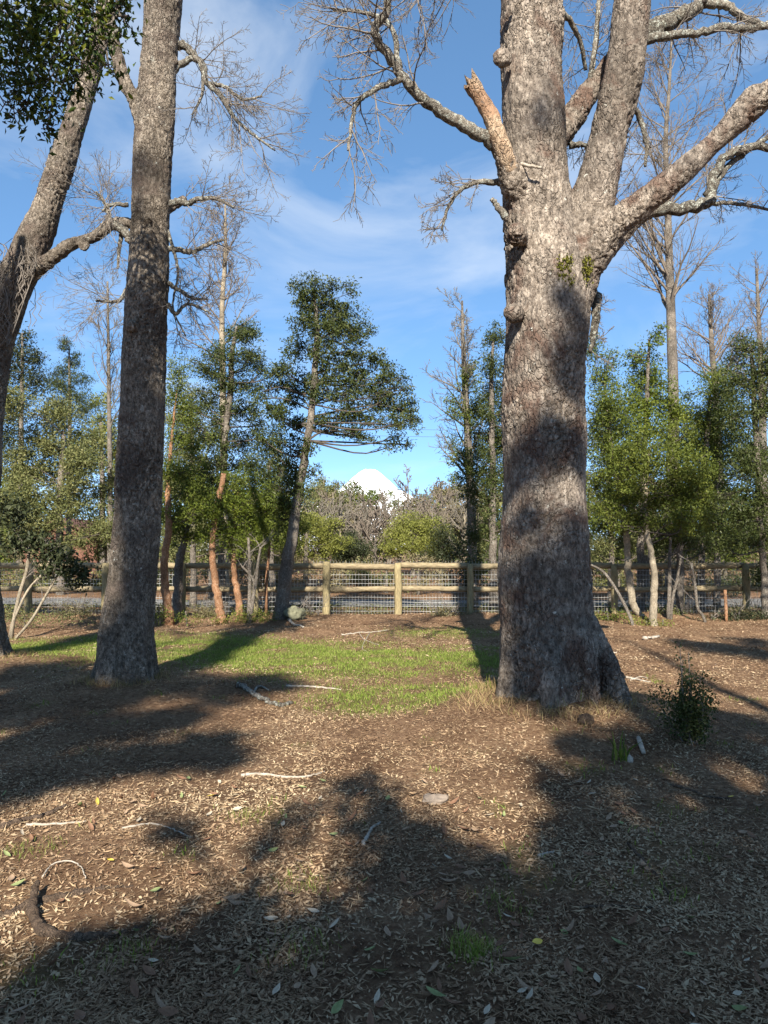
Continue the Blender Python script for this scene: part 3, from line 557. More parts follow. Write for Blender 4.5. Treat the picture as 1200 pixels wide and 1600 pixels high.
def suckers(name, label, D, stems, barkm, leafm=None, clumps=(), leaf=.05, dens=.6, cat='shrub', tw=True):
    x0, y0 = stems[0][0][:2]; b = at(x0, y0, D); b[2] = float(hgt(b[0], b[1])) - .01; t = thing(name, label, cat, b); B = Tubes()
    for s_ in stems:
        P, r = pxpath([(a, c, q, D) for a, c, q in s_], len(s_) * 5)
        g = float(hgt(P[0][0], P[0][1])); P[0][2] = g - .05
        T = Tubes(); T.tube(P, r, 7, cap=True); T.build('stem', M[barkm], t)
        if tw:
            for k in range(4):
                i_ = rng.integers(len(P) // 3, len(P)); grow(B, P[i_], rdir(P[-1] - P[0], R(40)), .5, .008, 2, TWIG)
    if B.n: B.build('twigs', M['twig'], t, kind='stuff')
    if clumps:
        L = []
        for c in clumps:
            rx_, rz_ = pxs(c[2], D), pxs(c[3], D); n = max(5, int(dens * 2600 * rx_ * rz_))
            L.append(clump_pts(at(c[0], c[1], D), (rx_, (rx_ + rz_) / 2, rz_), n, 6, .06)[1])
        V, F, rn = leaves(np.vstack(L), leaf, .4, .5); build('foliage', V, F, M[leafm], t, rn, False, 'stuff')
    return t
suckers('sucker_shrub', 'bundle of thin grey forked stems rising from leafy undergrowth beside the myrtles', 15.2,
        [[(388, 975, 3.5), (390, 930, 3), (390, 880, 2.6), (388, 840, 2)], [(386, 975, 3), (398, 920, 2.6), (403, 880, 2), (407, 855, 1.6)], [(390, 975, 3.2), (395, 940, 2.6), (397, 910, 2.4), (388, 895, 2), (378, 885, 1.6)]],
        'bark_grey', 'leaf_yellow', [(375, 962, 18, 10), (395, 968, 20, 8), (345, 972, 16, 9), (415, 962, 16, 8)], .045, .7)
suckers('sapling', 'single thin reddish sapling stem between grey suckers and the slender evergreen', 16.0, [[(416, 958, 2.6), (416, 910, 2.3), (420, 870, 2), (422, 840, 1.6)]], 'bark_orange', cat='sapling')
leafy('bushy_tree', 'dark-stemmed bushy tree in front of a fence post, behind orange myrtle', 16.0,
      [(276, 958, 8), (278, 910, 7.5), (282, 870, 6.5), (290, 840, 5), (296, 800, 4)], [(300, 800, 30, 24), (312, 770, 26, 22), (290, 740, 24, 22), (310, 835, 22, 14), (285, 830, 18, 18)], 'leaf_bright', 'bark_grey', .064, .8, per=9, spread=.09)

# right side thicket
G = 'thicket along the fence'
leafy('broadleaf_tree', 'light green tree with a pale forked stem rising clear of the fence on bare litter', 15.0,
      [(1021, 988, 6.4), (1021, 940, 5.8), (1023, 905, 5.4), (1018, 870, 4.8), (1010, 830, 4.4), (1008, 780, 4), (1015, 700, 2)],
      [(1010, 720, 40, 34), (1050, 735, 40, 34), (980, 745, 34, 30), (1070, 775, 40, 30), (1020, 775, 40, 26), (1085, 735, 30, 34), (1050, 690, 34, 30), (995, 690, 30, 26), (1090, 810, 26, 22), (960, 790, 30, 26), (1000, 810, 34, 22), (1050, 810, 34, 22), (1095, 770, 30, 28), (970, 720, 26, 26)], 'leaf_light', 'bark_pale', .064, .75, per=10, spread=.09)
leafy('broadleaf_tree', 'glossy green tree with a pointed crown in front of tall bare poplar', 17.6,
      [(1000, 955, 7), (1002, 860, 6), (1005, 760, 5), (1010, 640, 4), (1014, 530, 2)],
      [(1018, 530, 14, 18), (1006, 560, 22, 22), (1028, 585, 26, 20), (1000, 600, 28, 24), (1030, 625, 34, 24), (990, 640, 30, 26), (1050, 645, 24, 18), (1010, 670, 36, 24)], 'leaf_bright', 'bark_grey', .08, .9, per=9, spread=.09)
leafy('broadleaf_tree', 'olive green tree close behind the great plated trunk with a curved pale stem', 15.9,
      [(1003, 965, 5.6), (990, 945, 5.8), (984, 915, 5.8), (981, 880, 5.4), (979, 840, 5), (965, 760, 4), (950, 650, 2), (945, 600, .8)],
      [(945, 590, 26, 30), (935, 640, 26, 32), (965, 640, 28, 34), (940, 700, 32, 34), (970, 710, 30, 32), (935, 760, 30, 30), (975, 780, 34, 26), (945, 820, 30, 24), (930, 545, 14, 24)], 'leaf_mid', 'bark_pale', .064, .85, per=10, spread=.09)
leafy('broadleaf_tree', 'dense dark tree filling the thicket beside fence end, with thin grey stem', 16.0,
      [(1196, 965, 6), (1194, 910, 5), (1190, 850, 5), (1185, 760, 5), (1180, 650, 4), (1175, 560, 3)],
      [(1165, 545, 24, 24), (1185, 580, 26, 32), (1150, 600, 26, 30), (1190, 640, 34, 36), (1150, 660, 32, 34), (1190, 710, 34, 36), (1150, 730, 34, 34), (1190, 780, 34, 34), (1150, 800, 34, 30), (1195, 840, 34, 26), (1135, 850, 30, 20), (1110, 790, 26, 26), (1215, 900, 26, 26), (1210, 560, 26, 40)], 'leaf_dark', 'bark_grey', .067, .85, per=9, spread=.09)
leafy('broadleaf_tree', 'mid green tree with drooping twiggy crown between bright forked tree and dense dark tree', 17.8,
      [(1094, 955, 6), (1096, 860, 5), (1100, 740, 4.5), (1110, 620, 3)],
      [(1125, 590, 24, 24), (1105, 620, 28, 28), (1075, 650, 26, 26), (1125, 660, 34, 30), (1090, 690, 36, 30), (1130, 710, 30, 30), (1100, 750, 40, 32), (1065, 800, 30, 26), (1110, 820, 36, 26), (1040, 835, 30, 22)], 'leaf_mid', 'bark_grey', .067, .85, per=9, spread=.1)
leafy('broadleaf_tree', 'shaded tree with multiple dark stems right in front of fence post', 16.2,
      [(1062, 962, 6), (1063, 900, 5.5), (1062, 840, 5)], [(1060, 835, 34, 22), (1030, 850, 22, 14), (1085, 845, 26, 18), (1010, 820, 24, 18)], 'leaf_dark', 'bark_grey', .064, .7, per=9, spread=.09)
suckers('sapling', 'two thin grey stems leaning apart in front of the shaded fence bay', 15.6, [[(1044, 962, 3), (1046, 920, 3), (1046, 880, 2.4), (1048, 840, 2)], [(1048, 960, 2.4), (1052, 930, 2.2), (1058, 905, 2), (1064, 870, 1.5)]], 'bark_grey', cat='sapling')
suckers('sapling', 'thin crooked bare sapling leaning over a leafy stump', 15.2, [[(1106, 985, 2.2), (1098, 962, 2.2), (1090, 950, 2.4), (1086, 915, 2.2), (1080, 880, 2)]], 'bark_grey', cat='sapling')
suckers('undergrowth_shrub', 'low yellow green seedlings at the foot of forked pale stem', 15.0, [[(1012, 984, 1.2), (1010, 970, 1)], [(1034, 984, 1.2), (1036, 968, 1)]], 'bark_grey', 'leaf_yellow', [(1005, 975, 22, 8), (1035, 978, 18, 8), (985, 980, 16, 5)], .045, .8, tw=False)
suckers('undergrowth_shrub', 'dark tangled undergrowth below the fence end', 15.6, [[(1110, 985, 1.6), (1112, 960, 1.2)], [(1150, 985, 1.6), (1155, 955, 1.2)]], 'bark_grey', 'leaf_black', [(1125, 970, 26, 12), (1165, 968, 30, 14), (1200, 970, 20, 14), (1085, 975, 22, 7)], .05, .9)
suckers('undergrowth_shrub', 'small dark seedlings under the curved pale stem', 15.6, [[(950, 968, 1.5), (948, 950, 1.2)]], 'bark_grey', 'leaf_mid', [(955, 962, 26, 8), (985, 968, 20, 6), (930, 965, 14, 6)], .045, .7, tw=False)
for px_, w_, mt_, lb_ in ((330, 34, 'leaf_brown', 'dead brown brush heaped below the dark bushy evergreen'), (405, 34, 'leaf_olive', 'olive brush heaped left of the slender evergreen foot'), (485, 20, 'leaf_brown', 'dead brown brush beside the boulder'), (1060, 34, 'leaf_olive', 'olive brush heaped at the shaded tree foot'), (1180, 40, 'leaf_brown', 'dead brown brush heaped under dense dark tree'), (120, 40, 'leaf_brown', 'dead brown brush along the fence beside drooping dark leaves'), (700, 30, 'leaf_brown', 'thin dead brush along fence left of great plated trunk')):
    suckers('brush_shrub', lb_, 16.2, [[(px_, 968, 1.2), (px_ + 2, 955, 1)], [(px_ + 14, 968, 1.2), (px_ + 10, 952, 1)], [(px_ - 14, 968, 1.2), (px_ - 18, 950, 1)]], 'bark_grey', mt_, [(px_ + rng.normal() * w_ * .5, 961 + rng.normal() * 3, w_ * .6, 7) for _ in range(4)], .05, .7)
suckers('undergrowth_shrub', 'low green seedlings at the foot of vivid orange myrtle', 14.9, [[(250, 968, 1.4), (248, 945, 1)], [(292, 970, 1.2), (290, 955, 1)]], 'bark_grey', 'leaf_mid', [(250, 958, 14, 12), (285, 966, 16, 6), (310, 968, 12, 5)], .045, .7, tw=False)
def pole(name, label, D, pts, mat, cat, leafless=True):
    P, r = pxpath([(a, c, q, D + d) for a, c, q, d in pts], len(pts) * 6); T = Tubes(); T.tube(P, r, 8, cap=True); o = T.build(name, M[mat]); return tag(o, label, cat)
pole('leaning_pole', 'long pale bare pole leaning from the ground toward the great plated trunk', 14.6, [(992, 990, 2.5, 0), (985, 965, 2.6, .1), (968, 930, 2.4, .3), (950, 902, 2.2, .5), (938, 890, 1.8, .7), (918, 880, 1.5, .9)], 'bark_grey', 'branch')
st = gpt(1099, 965); T = Tubes(); T.tube([[st[0], 15.4, float(hgt(st[0], 15.4)) - .1], [st[0], 15.4, .25], [st[0] - .01, 15.4, .70]], [.035, .034, .033], 8, cap=True)
tag(T.build('stake', M['bark_orange']), 'short reddish wooden stake standing by leafy stump near fence', 'stake')

# left edge
suckers('elder_shrub', 'pale forked stems with drooping dark leaves in front of the fence beside leaning tree', 12.6,
        [[(18, 985, 2.8), (30, 930, 2.9), (42, 890, 2.8), (46, 850, 2.2)], [(14, 985, 2), (42, 925, 2), (68, 895, 1.8), (80, 870, 1.5)], [(22, 1000, 2.2), (48, 970, 2.2), (72, 930, 2), (92, 895, 1.8)]],
        'bark_pale', 'leaf_black', [(85, 865, 30, 18), (105, 885, 28, 14), (75, 890, 20, 14), (130, 895, 20, 12), (60, 845, 30, 14), (120, 912, 18, 8), (25, 850, 26, 24), (20, 800, 26, 30)], .09, .35)
suckers('undergrowth_shrub', 'patchy brown green weeds under the pale forked stems', 14.0, [[(40, 985, 1.2), (38, 965, 1)]], 'bark_grey', 'leaf_olive', [(40, 966, 34, 12), (90, 966, 30, 8), (10, 960, 20, 14), (130, 966, 20, 6)], .04, .6, tw=False)
leafy('broadleaf_tree', 'large olive green tree behind the fence, left of the tall lichen-spotted trunk', 25.0,
      [(95, 935, 6), (92, 850, 6), (95, 750, 5), (100, 680, 3)],
      [(40, 640, 36, 30), (90, 650, 40, 30), (60, 690, 46, 34), (120, 690, 40, 34), (30, 730, 40, 34), (90, 735, 46, 36), (145, 730, 34, 34), (50, 780, 46, 34), (120, 780, 44, 32), (165, 770, 24, 30), (30, 820, 40, 30), (150, 820, 36, 26), (75, 815, 40, 14), (130, 845, 30, 14), (185, 830, 20, 24)], 'leaf_olive', 'bark_grey', .10, 1.1, per=9, spread=.13)
leafy('conifer', 'dark narrow evergreen with stepped pointed crown behind olive tree', 28.0,
      [(108, 930, 5), (108, 800, 4), (109, 650, 3), (108, 540, 1)],
      [(108, 540, 8, 12), (112, 562, 14, 10), (100, 580, 20, 10), (128, 595, 20, 9), (95, 605, 22, 10), (120, 620, 26, 12), (90, 640, 26, 14), (135, 640, 18, 10)], 'leaf_dark', 'bark_grey', .10, 1.1, per=8, spread=.12, asp=.3)
leafy('broadleaf_tree', 'tall grey green tree in the back beside leaning trunk', 32.0,
      [(30, 925, 5), (32, 760, 4), (34, 620, 3), (35, 520, 1.5)],
      [(38, 528, 16, 16), (25, 550, 26, 18), (55, 560, 24, 18), (30, 590, 34, 22), (65, 600, 24, 22), (20, 630, 30, 26), (10, 560, 24, 30), (5, 680, 34, 50)], 'leaf_black', 'bark_grey', .13, .7, per=7, spread=.16)
leafy('broadleaf_tree', 'pale yellow green round tree seen past the left side of tall lichen-spotted trunk', 34.0,
      [(160, 920, 5), (160, 780, 4), (158, 660, 3)], [(158, 635, 22, 16), (150, 660, 30, 18), (172, 680, 24, 22), (140, 690, 26, 20), (180, 730, 22, 30), (165, 700, 26, 26)], 'leaf_yellow', 'bark_grey', .13, .75, per=7, spread=.17)
# ivy-clad bare tree right of centre plus companion
BT = dict(wander=.09, up=[.03, .05, .06, .02], rmin=.007, levels=3, nch=[20, 8, 6], t0=[.25, .15], ang=(30, 60), ratio=[.32, .55, .55], rr=.4, taper=.2, seg=[14, 6, 5, 3, 3])
def bare(name, label, D, trunk, mat='twig_grey', cfg=None, group=None, t0=.3, n=26, L=2.2, tmat='bark_grey'):
    b = at(trunk[0][0], trunk[0][1], D); b[2] = float(hgt(b[0], b[1])) - .02; t = thing(name, label, 'tree', b, group)
    P, r = pxpath([(a, c, q, D) for a, c, q in trunk], len(trunk) * 8); P[0] = b - [0, 0, .1]; r[0] *= 1.3
    T = Tubes(); T.tube(P, r, 9, cap=True); T.build('trunk', M[tmat], t); B = Tubes(); c = dict(BT); c.update(cfg or {})
    for k in range(n):
        f = t0 + (1 - t0) * (k + rng.random()) / n; i_ = min(int(f * (len(P) - 1)), len(P) - 2); d = rdir(P[i_ + 1] - P[i_], R(rng.uniform(*c['ang'])))
        grow(B, P[i_], d, L * rng.uniform(.6, 1.1) * (1.15 - .75 * (f - t0) / (1 - t0)), max(r[i_] * .35, .012), 1, c)
    B.build('crown', M[mat], t, kind='stuff'); return t
bare('bare_tree', 'tall bare poplar with upswept pinkish twigs rising over bright green tree', 24.0, [(1050, 925, 11), (1050, 800, 10), (1052, 640, 8.5), (1049, 520, 7.5), (1046, 420, 6.3), (1043, 320, 5), (1040, 220, 3.8), (1046, 130, 2.6), (1050, 40, 1.3)], 'twig_pink', L=3.4, n=56, t0=.40, cfg=dict(ang=(28, 58)))
bare('bare_tree', 'bare spreading grey tree with pinkish twigs behind dense dark thicket', 28.0, [(1130, 920, 7), (1125, 750, 6), (1118, 620, 5), (1112, 540, 4), (1108, 460, 2)], 'twig_pink', L=2.9, n=30, t0=.45)
bare('bare_tree', 'bare pinkish twiggy tree at thicket end above dense dark tree', 30.0, [(1195, 920, 7), (1192, 700, 6), (1188, 560, 4), (1182, 420, 2)], 'twig_pink', L=3.0, n=32, t0=.4)
bare('bare_tree', 'bare tree with ivy on trunk standing left of great plated trunk', 21.0, [(738, 935, 8), (738, 860, 7.5), (736, 780, 7), (732, 700, 6), (728, 620, 5), (724, 550, 3.5), (722, 470, 1.5)], L=1.9, n=30, t0=.35)
bare('bare_tree', 'slim bare pinkish tree topping out above dark bushy evergreen', 23.0, [(352, 930, 6), (350, 760, 5.5), (348, 600, 5), (347, 480, 4), (352, 400, 3), (352, 320, 1.5)], 'twig_pink', L=1.9, n=30, t0=.45, tmat='bark_pale')
bare('bare_tree', 'thin bare tree top showing between tall lichen-spotted trunk and leaning tree', 25.0, [(172, 925, 5), (172, 760, 4), (170, 600, 3), (168, 440, 1.5)], L=1.9, n=22, t0=.5)
leafy('ivy_tree', 'dark green column of foliage pressed against the left side of great plated trunk', 17.8,
      [(772, 950, 7), (770, 860, 6), (770, 740, 5), (768, 620, 4), (770, 530, 2)],
      [(772, 525, 14, 26), (762, 570, 16, 26), (768, 620, 20, 28), (752, 650, 18, 24), (768, 680, 24, 30), (750, 710, 22, 26), (768, 750, 26, 30), (740, 770, 24, 24), (765, 810, 26, 26), (745, 840, 26, 20), (735, 880, 18, 16), (755, 890, 18, 14), (790, 700, 30, 60), (800, 600, 24, 60)], 'leaf_dark', 'bark_grey', .067, .95, per=9, spread=.09)
leafy('ivy_tree', 'sparse ivy leaves climbing the bare tree left of great plated trunk', 20.8,
      [(737, 935, 3), (736, 780, 3), (730, 640, 2), (726, 560, 1.5)],
      [(725, 590, 14, 20), (718, 630, 16, 20), (735, 660, 16, 22), (708, 690, 12, 14), (722, 710, 18, 18), (745, 610, 12, 20), (712, 650, 10, 12), (735, 735, 18, 16), (715, 745, 14, 12), (740, 570, 10, 14)], 'leaf_mid', 'bark_grey', .075, .6, per=7, spread=.1, cat='ivy')
# middle distance beyond the road
leafy('bushy_tree', 'round yellow green bush behind the fence next to slender dark evergreen', 27.0, [(478, 930, 5), (478, 880, 4), (480, 830, 3)], [(470, 820, 34, 22), (500, 830, 30, 24), (455, 850, 26, 20), (490, 860, 36, 18), (520, 850, 20, 18), (440, 830, 24, 22)], 'leaf_yellow', 'bark_grey', .09, 1.2, per=8, spread=.12, cat='bush')
leafy('bushy_tree', 'light green feathery bush behind the fence gate posts below the snowy mountain', 33.0, [(645, 925, 4), (645, 870, 3), (642, 830, 2)], [(640, 815, 30, 18), (620, 835, 26, 16), (665, 830, 28, 20), (640, 855, 40, 16), (675, 855, 26, 16), (610, 860, 20, 12)], 'leaf_yellow', 'bark_grey', .11, 1.1, per=8, spread=.14, cat='bush')
leafy('bushy_tree', 'near black round bush behind the fence', 30.0, [(545, 925, 4), (545, 890, 3), (545, 860, 2)], [(545, 852, 28, 14), (530, 866, 26, 12), (562, 866, 26, 12), (548, 880, 36, 10)], 'leaf_black', 'bark_grey', .09, 1.3, per=9, spread=.12, cat='bush')
leafy('bushy_tree', 'dark green low bush beside light green feathery bush', 32.0, [(690, 925, 4), (690, 890, 3), (690, 850, 2)], [(690, 840, 18, 18), (700, 860, 24, 16), (680, 870, 22, 12)], 'leaf_black', 'bark_grey', .10, 1.0, per=8, spread=.13, cat='bush')
leafy('conifer', 'green pine with layered drooping tiers in front of snowy mountain', 60.0, [(575, 905, 3), (572, 820, 3), (566, 765, 1.2)],
      [(549, 756, 8, 4), (556, 764, 12, 5), (580, 770, 14, 4), (598, 776, 11, 4), (556, 776, 18, 7), (580, 785, 22, 8), (608, 772, 8, 4), (555, 795, 22, 10), (585, 802, 20, 8), (540, 812, 18, 14), (543, 768, 8, 6), (545, 784, 18, 9), (618, 782, 7, 4)], 'leaf_mid', 'bark_grey', .30, 1.5, per=7, spread=.28, asp=.3)
leafy('conifer', 'olive conifer cluster at the left foot of snowy mountain', 62.0, [(505, 905, 3), (505, 820, 2), (506, 750, 1)],
      [(506, 752, 8, 8), (495, 765, 14, 10), (515, 770, 12, 10), (500, 785, 20, 12), (480, 775, 14, 14), (520, 790, 14, 12), (490, 810, 22, 14)], 'leaf_olive', 'bark_grey', .30, 1.3, per=7, spread=.28, asp=.35)
FARB = dict(rmin=.026, levels=3, nch=[14, 5, 3], wander=.12, ang=(28, 58))
kinds = [('twig_pink', 'bare reddish twiggy tree in the far wood below snowy mountain'), ('twig_grey', 'bare grey twiggy tree in the far wood below snowy mountain')]
for k, (px, top, D, md) in enumerate([(520, 775, 48, 0), (548, 770, 52, 1), (575, 790, 44, 0), (600, 780, 50, 0), (637, 752, 46, 0), (622, 790, 52, 1), (662, 780, 48, 1), (690, 770, 44, 0), (712, 765, 50, 1), (745, 770, 46, 0), (500, 800, 42, 1), (585, 815, 38, 0), (450, 770, 50, 1), (770, 780, 42, 1), (675, 800, 40, 0), (530, 805, 40, 1), (560, 820, 41, 1), (655, 810, 43, 0), (725, 800, 39, 1), (607, 812, 47, 1)]):
    bare('far_bare_tree', kinds[md][1], D, [(px, 910, 2.6), (px + 1, 860, 2.2), (px + 2, (860 + top) / 2, 1.6), (px, top - 6, .7)], kinds[md][0], FARB, 'bare trees of the far wood', .15, 22, 2.6, 'bark_pale' if k % 3 == 0 else 'bark_grey')
for k, (px, cy, D, r) in enumerate([(700, 845, 40, 26), (735, 830, 42, 28), (760, 860, 34, 30), (540, 835, 44, 24), (585, 850, 42, 24), (720, 800, 48, 20), (510, 815, 46, 22), (610, 835, 46, 20), (655, 825, 50, 24), (500, 772, 60, 14), (522, 768, 60, 14), (685, 775, 58, 16), (715, 778, 56, 16), (420, 850, 34, 30), (480, 800, 52, 26), (525, 795, 55, 24), (690, 815, 50, 26), (745, 800, 52, 28), (770, 830, 40, 28), (560, 810, 56, 22), (625, 805, 56, 20), (520, 780, 58, 16), (540, 790, 50, 18), (645, 795, 57, 20), (670, 790, 53, 18), (700, 785, 55, 20)]):
    leafy('thicket_bush', 'loose brown leafy bush within the far wood' if k % 2 else 'loose olive leafy bush within the far wood', D, [(px, 912, 2.5), (px, cy + r, 2), (px, cy, 1.2)], [(px + rng.normal() * r * .4, cy + rng.normal() * r * .5, r * .75, r * .65) for _ in range(5)], 'leaf_brown' if k % 2 else 'leaf_olive', 'bark_grey', .20, .62, 'brown bushes of the far wood', per=7, spread=.2, cat='bush')
leafy('bushy_tree', 'broad yellow green bush behind the fence at the orange myrtles', 24.0, [(330, 935, 5), (330, 880, 4), (330, 830, 3)], [(300, 830, 34, 26), (345, 815, 36, 26), (390, 830, 34, 26), (320, 860, 40, 20), (375, 862, 40, 20), (425, 845, 30, 26), (280, 860, 26, 22), (410, 800, 24, 20)], 'leaf_olive', 'bark_grey', .085, .8, per=8, spread=.14, cat='bush')
leafy('bushy_tree', 'dark leafy bush behind the fence, below tall bare poplar', 22.0, [(1010, 935, 5), (1010, 880, 4), (1010, 830, 3)], [(950, 850, 34, 26), (1000, 845, 40, 28), (1060, 850, 40, 28), (1110, 850, 40, 30), (1170, 850, 44, 34), (940, 800, 30, 28), (1130, 790, 34, 30)], 'leaf_mid', 'bark_grey', .085, .7, per=8, spread=.14, cat='bush')
leafy('broadleaf_tree', 'mid green leafy tree between dark bushy evergreen and slender evergreen, behind the fence', 19.5, [(425, 945, 5), (424, 880, 4.5), (424, 800, 4), (420, 720, 2.5)], [(420, 700, 24, 24), (410, 735, 30, 24), (440, 745, 26, 24), (415, 775, 32, 24), (450, 785, 28, 24), (400, 810, 30, 22), (435, 820, 34, 22), (465, 820, 24, 20), (410, 850, 30, 16), (450, 850, 30, 16)], 'leaf_mid', 'bark_grey', .065, .8, per=8, spread=.11)
leafy('broadleaf_tree', 'olive leafy tree crowding between vivid orange myrtle and dark bushy evergreen', 20.0, [(302, 945, 5), (302, 850, 4.5), (300, 740, 4), (298, 640, 2.5)], [(298, 620, 22, 22), (290, 655, 28, 24), (312, 680, 28, 24), (285, 705, 30, 24), (310, 735, 32, 26), (285, 765, 30, 24), (320, 785, 32, 24), (290, 815, 32, 22), (325, 835, 30, 20), (270, 840, 26, 20)], 'leaf_olive', 'bark_grey', .065, .8, per=8, spread=.11)
leafy('broadleaf_tree', 'deep green leafy tree filling the gap between pointed crown and dense dark tree', 19.0, [(1120, 945, 5), (1120, 850, 4.5), (1118, 740, 4), (1110, 640, 2.5)], [(1095, 660, 30, 26), (1140, 640, 28, 28), (1080, 700, 34, 28), (1130, 700, 34, 30), (1165, 740, 30, 30), (1085, 760, 34, 28), (1135, 770, 36, 28), (1170, 810, 34, 28), (1095, 820, 36, 26), (1140, 840, 36, 22), (1050, 770, 26, 26)], 'leaf_dark', 'bark_grey', .065, .8, per=8, spread=.11)
leafy('broadleaf_tree', 'yellow green leafy tree showing just past right edge of great plated trunk', 20.0, [(955, 945, 5), (955, 850, 4.5), (952, 740, 4), (950, 660, 2.5)], [(950, 650, 26, 26), (975, 670, 28, 26), (935, 690, 28, 26), (985, 710, 30, 26), (950, 740, 34, 26), (985, 765, 32, 26), (940, 790, 34, 24), (980, 820, 36, 22), (945, 850, 30, 18), (1010, 850, 30, 18)], 'leaf_olive', 'bark_grey', .065, .8, per=8, spread=.11)
# hedge across the road
for k in range(26):
    px = -60 + k * 52 + rng.normal() * 10; D = 26.5 + rng.normal() * .8; r = rng.uniform(24, 38)
    hm = rng.choice(['leaf_brown', 'leaf_olive', 'leaf_brown', 'leaf_black']); leafy('hedge_shrub', {'leaf_brown': 'scrubby brown shrub in the rough hedge across the road', 'leaf_olive': 'scrubby olive green shrub in the rough hedge across the road', 'leaf_black': 'scrubby dark green shrub in the rough hedge across the road'}[hm], D, [(px, 925, 2.5), (px, 905, 2), (px, 890, 1.2)],
          [(px + rng.normal() * 20, 893 + rng.normal() * 8, r, 17), (px + rng.normal() * 24, 905 + rng.normal() * 6, r, 13), (px, 912, r, 10)] + ([(px, 862 + rng.normal() * 6, r, 22)] if not 480 < px < 715 else []),
          hm, 'bark_grey', .115, .55, 'shrubs of the rough hedge', per=8, spread=.12, cat='shrub')
for k in range(26):   # taller wood closing the view at both sides
    sd = k % 2; px = rng.uniform(-120, 420) if sd == 0 else rng.uniform(790, 1330); D = rng.uniform(34, 46); top = rng.uniform(700, 770)
    hm = rng.choice(['leaf_mid', 'leaf_olive', 'leaf_brown', 'leaf_dark']); leafy('wood_tree', {'leaf_mid': 'mid green tree of the wood far behind fence and hedge', 'leaf_olive': 'olive tree of the wood far behind fence and hedge', 'leaf_brown': 'brownish tree of the wood far behind fence and hedge', 'leaf_dark': 'dark green tree of the wood far behind fence and hedge'}[hm], D, [(px, 915, 3), (px, 840, 2.5), (px, top + 20, 1.5)],
          [(px + rng.normal() * 22, top + 25 + j * 17 + rng.normal() * 8, 38, 24) for j in range(9)], hm, 'bark_grey', .25, .5, 'wood behind the hedge', per=7, spread=.2)

# ------------------------------------------------------------------ house, cables
hb = at(92, 905, 34.0); hb[2] = float(hgt(hb[0], hb[1])); hs_ = thing('house', 'reddish brown gabled cabin nearly hidden behind olive tree', 'house', hb)
def prism(x0, x1, y0, y1, z0, z1, zr):   # gabled box, ridge along y
    xm = (x0 + x1) / 2; V = [(x0, y0, z0), (x1, y0, z0), (x1, y1, z0), (x0, y1, z0), (x0, y0, z1), (x1, y0, z1), (x1, y1, z1), (x0, y1, z1), (xm, y0, zr), (xm, y1, zr)]
    return V, [(0, 1, 5, 4), (1, 2, 6, 5), (2, 3, 7, 6), (3, 0, 4, 7), (4, 5, 8, 8), (6, 7, 9, 9)]
def poly(name, V, F, mat, parent):
    off = ORG[parent.name]; me = bpy.data.meshes.new(name); me.from_pydata([tuple(np.array(v) - off) for v in V], [], [tuple(dict.fromkeys(f)) for f in F]); me.materials.append(M[mat])
    o = link(bpy.data.objects.new(name, me), parent); ORG[o.name] = off; return o
hx, hy, hz_ = hb; V, F = prism(hx - 1.8, hx + 1.8, hy, hy + 5, hz_ - .1, hz_ + 1.6, hz_ + 2.55); poly('wall', V, F, 'wall', hs_)
for sd in (-1, 1):
    V = [(hx, hy - .3, hz_ + 2.66), (hx, hy + 5.3, hz_ + 2.66), (hx + sd * 2.2, hy + 5.3, hz_ + 1.5), (hx + sd * 2.2, hy - .3, hz_ + 1.5)]; V += [(a, b, c + .09) for a, b, c in V]
    poly('roof', V, [(0, 1, 2, 3), (4, 5, 6, 7), (0, 1, 5, 4), (1, 2, 6, 5), (2, 3, 7, 6), (3, 0, 4, 7)], 'roof', hs_)
poly('window', [(hx - .6, hy - .03, hz_ + .7), (hx + .6, hy - .03, hz_ + .7), (hx + .6, hy - .03, hz_ + 1.5), (hx - .6, hy - .03, hz_ + 1.5), (hx - .6, hy + .05, hz_ + .7), (hx + .6, hy + .05, hz_ + .7), (hx + .6, hy + .05, hz_ + 1.5), (hx - .6, hy + .05, hz_ + 1.5)],
     [(0, 1, 2, 3), (0, 1, 5, 4), (1, 2, 6, 5), (2, 3, 7, 6), (3, 0, 4, 7)], 'cable', hs_)
for dz, lb in ((0, 'upper thin black power cable crossing the sky behind slender evergreen'), (-.42, 'lower thin black power cable crossing the sky behind slender evergreen')):
    T = Tubes(); a, b = at(-500, 640, 42), at(1700, 690, 42); P = np.array([a + (b - a) * t + [0, 0, dz - 2.2 * 4 * t * (1 - t) + 2.0] for t in np.linspace(0, 1, 40)]); T.tube(P, np.full(40, .010), 5)
    tag(T.build('power_cable', M['cable']), lb, 'cable')

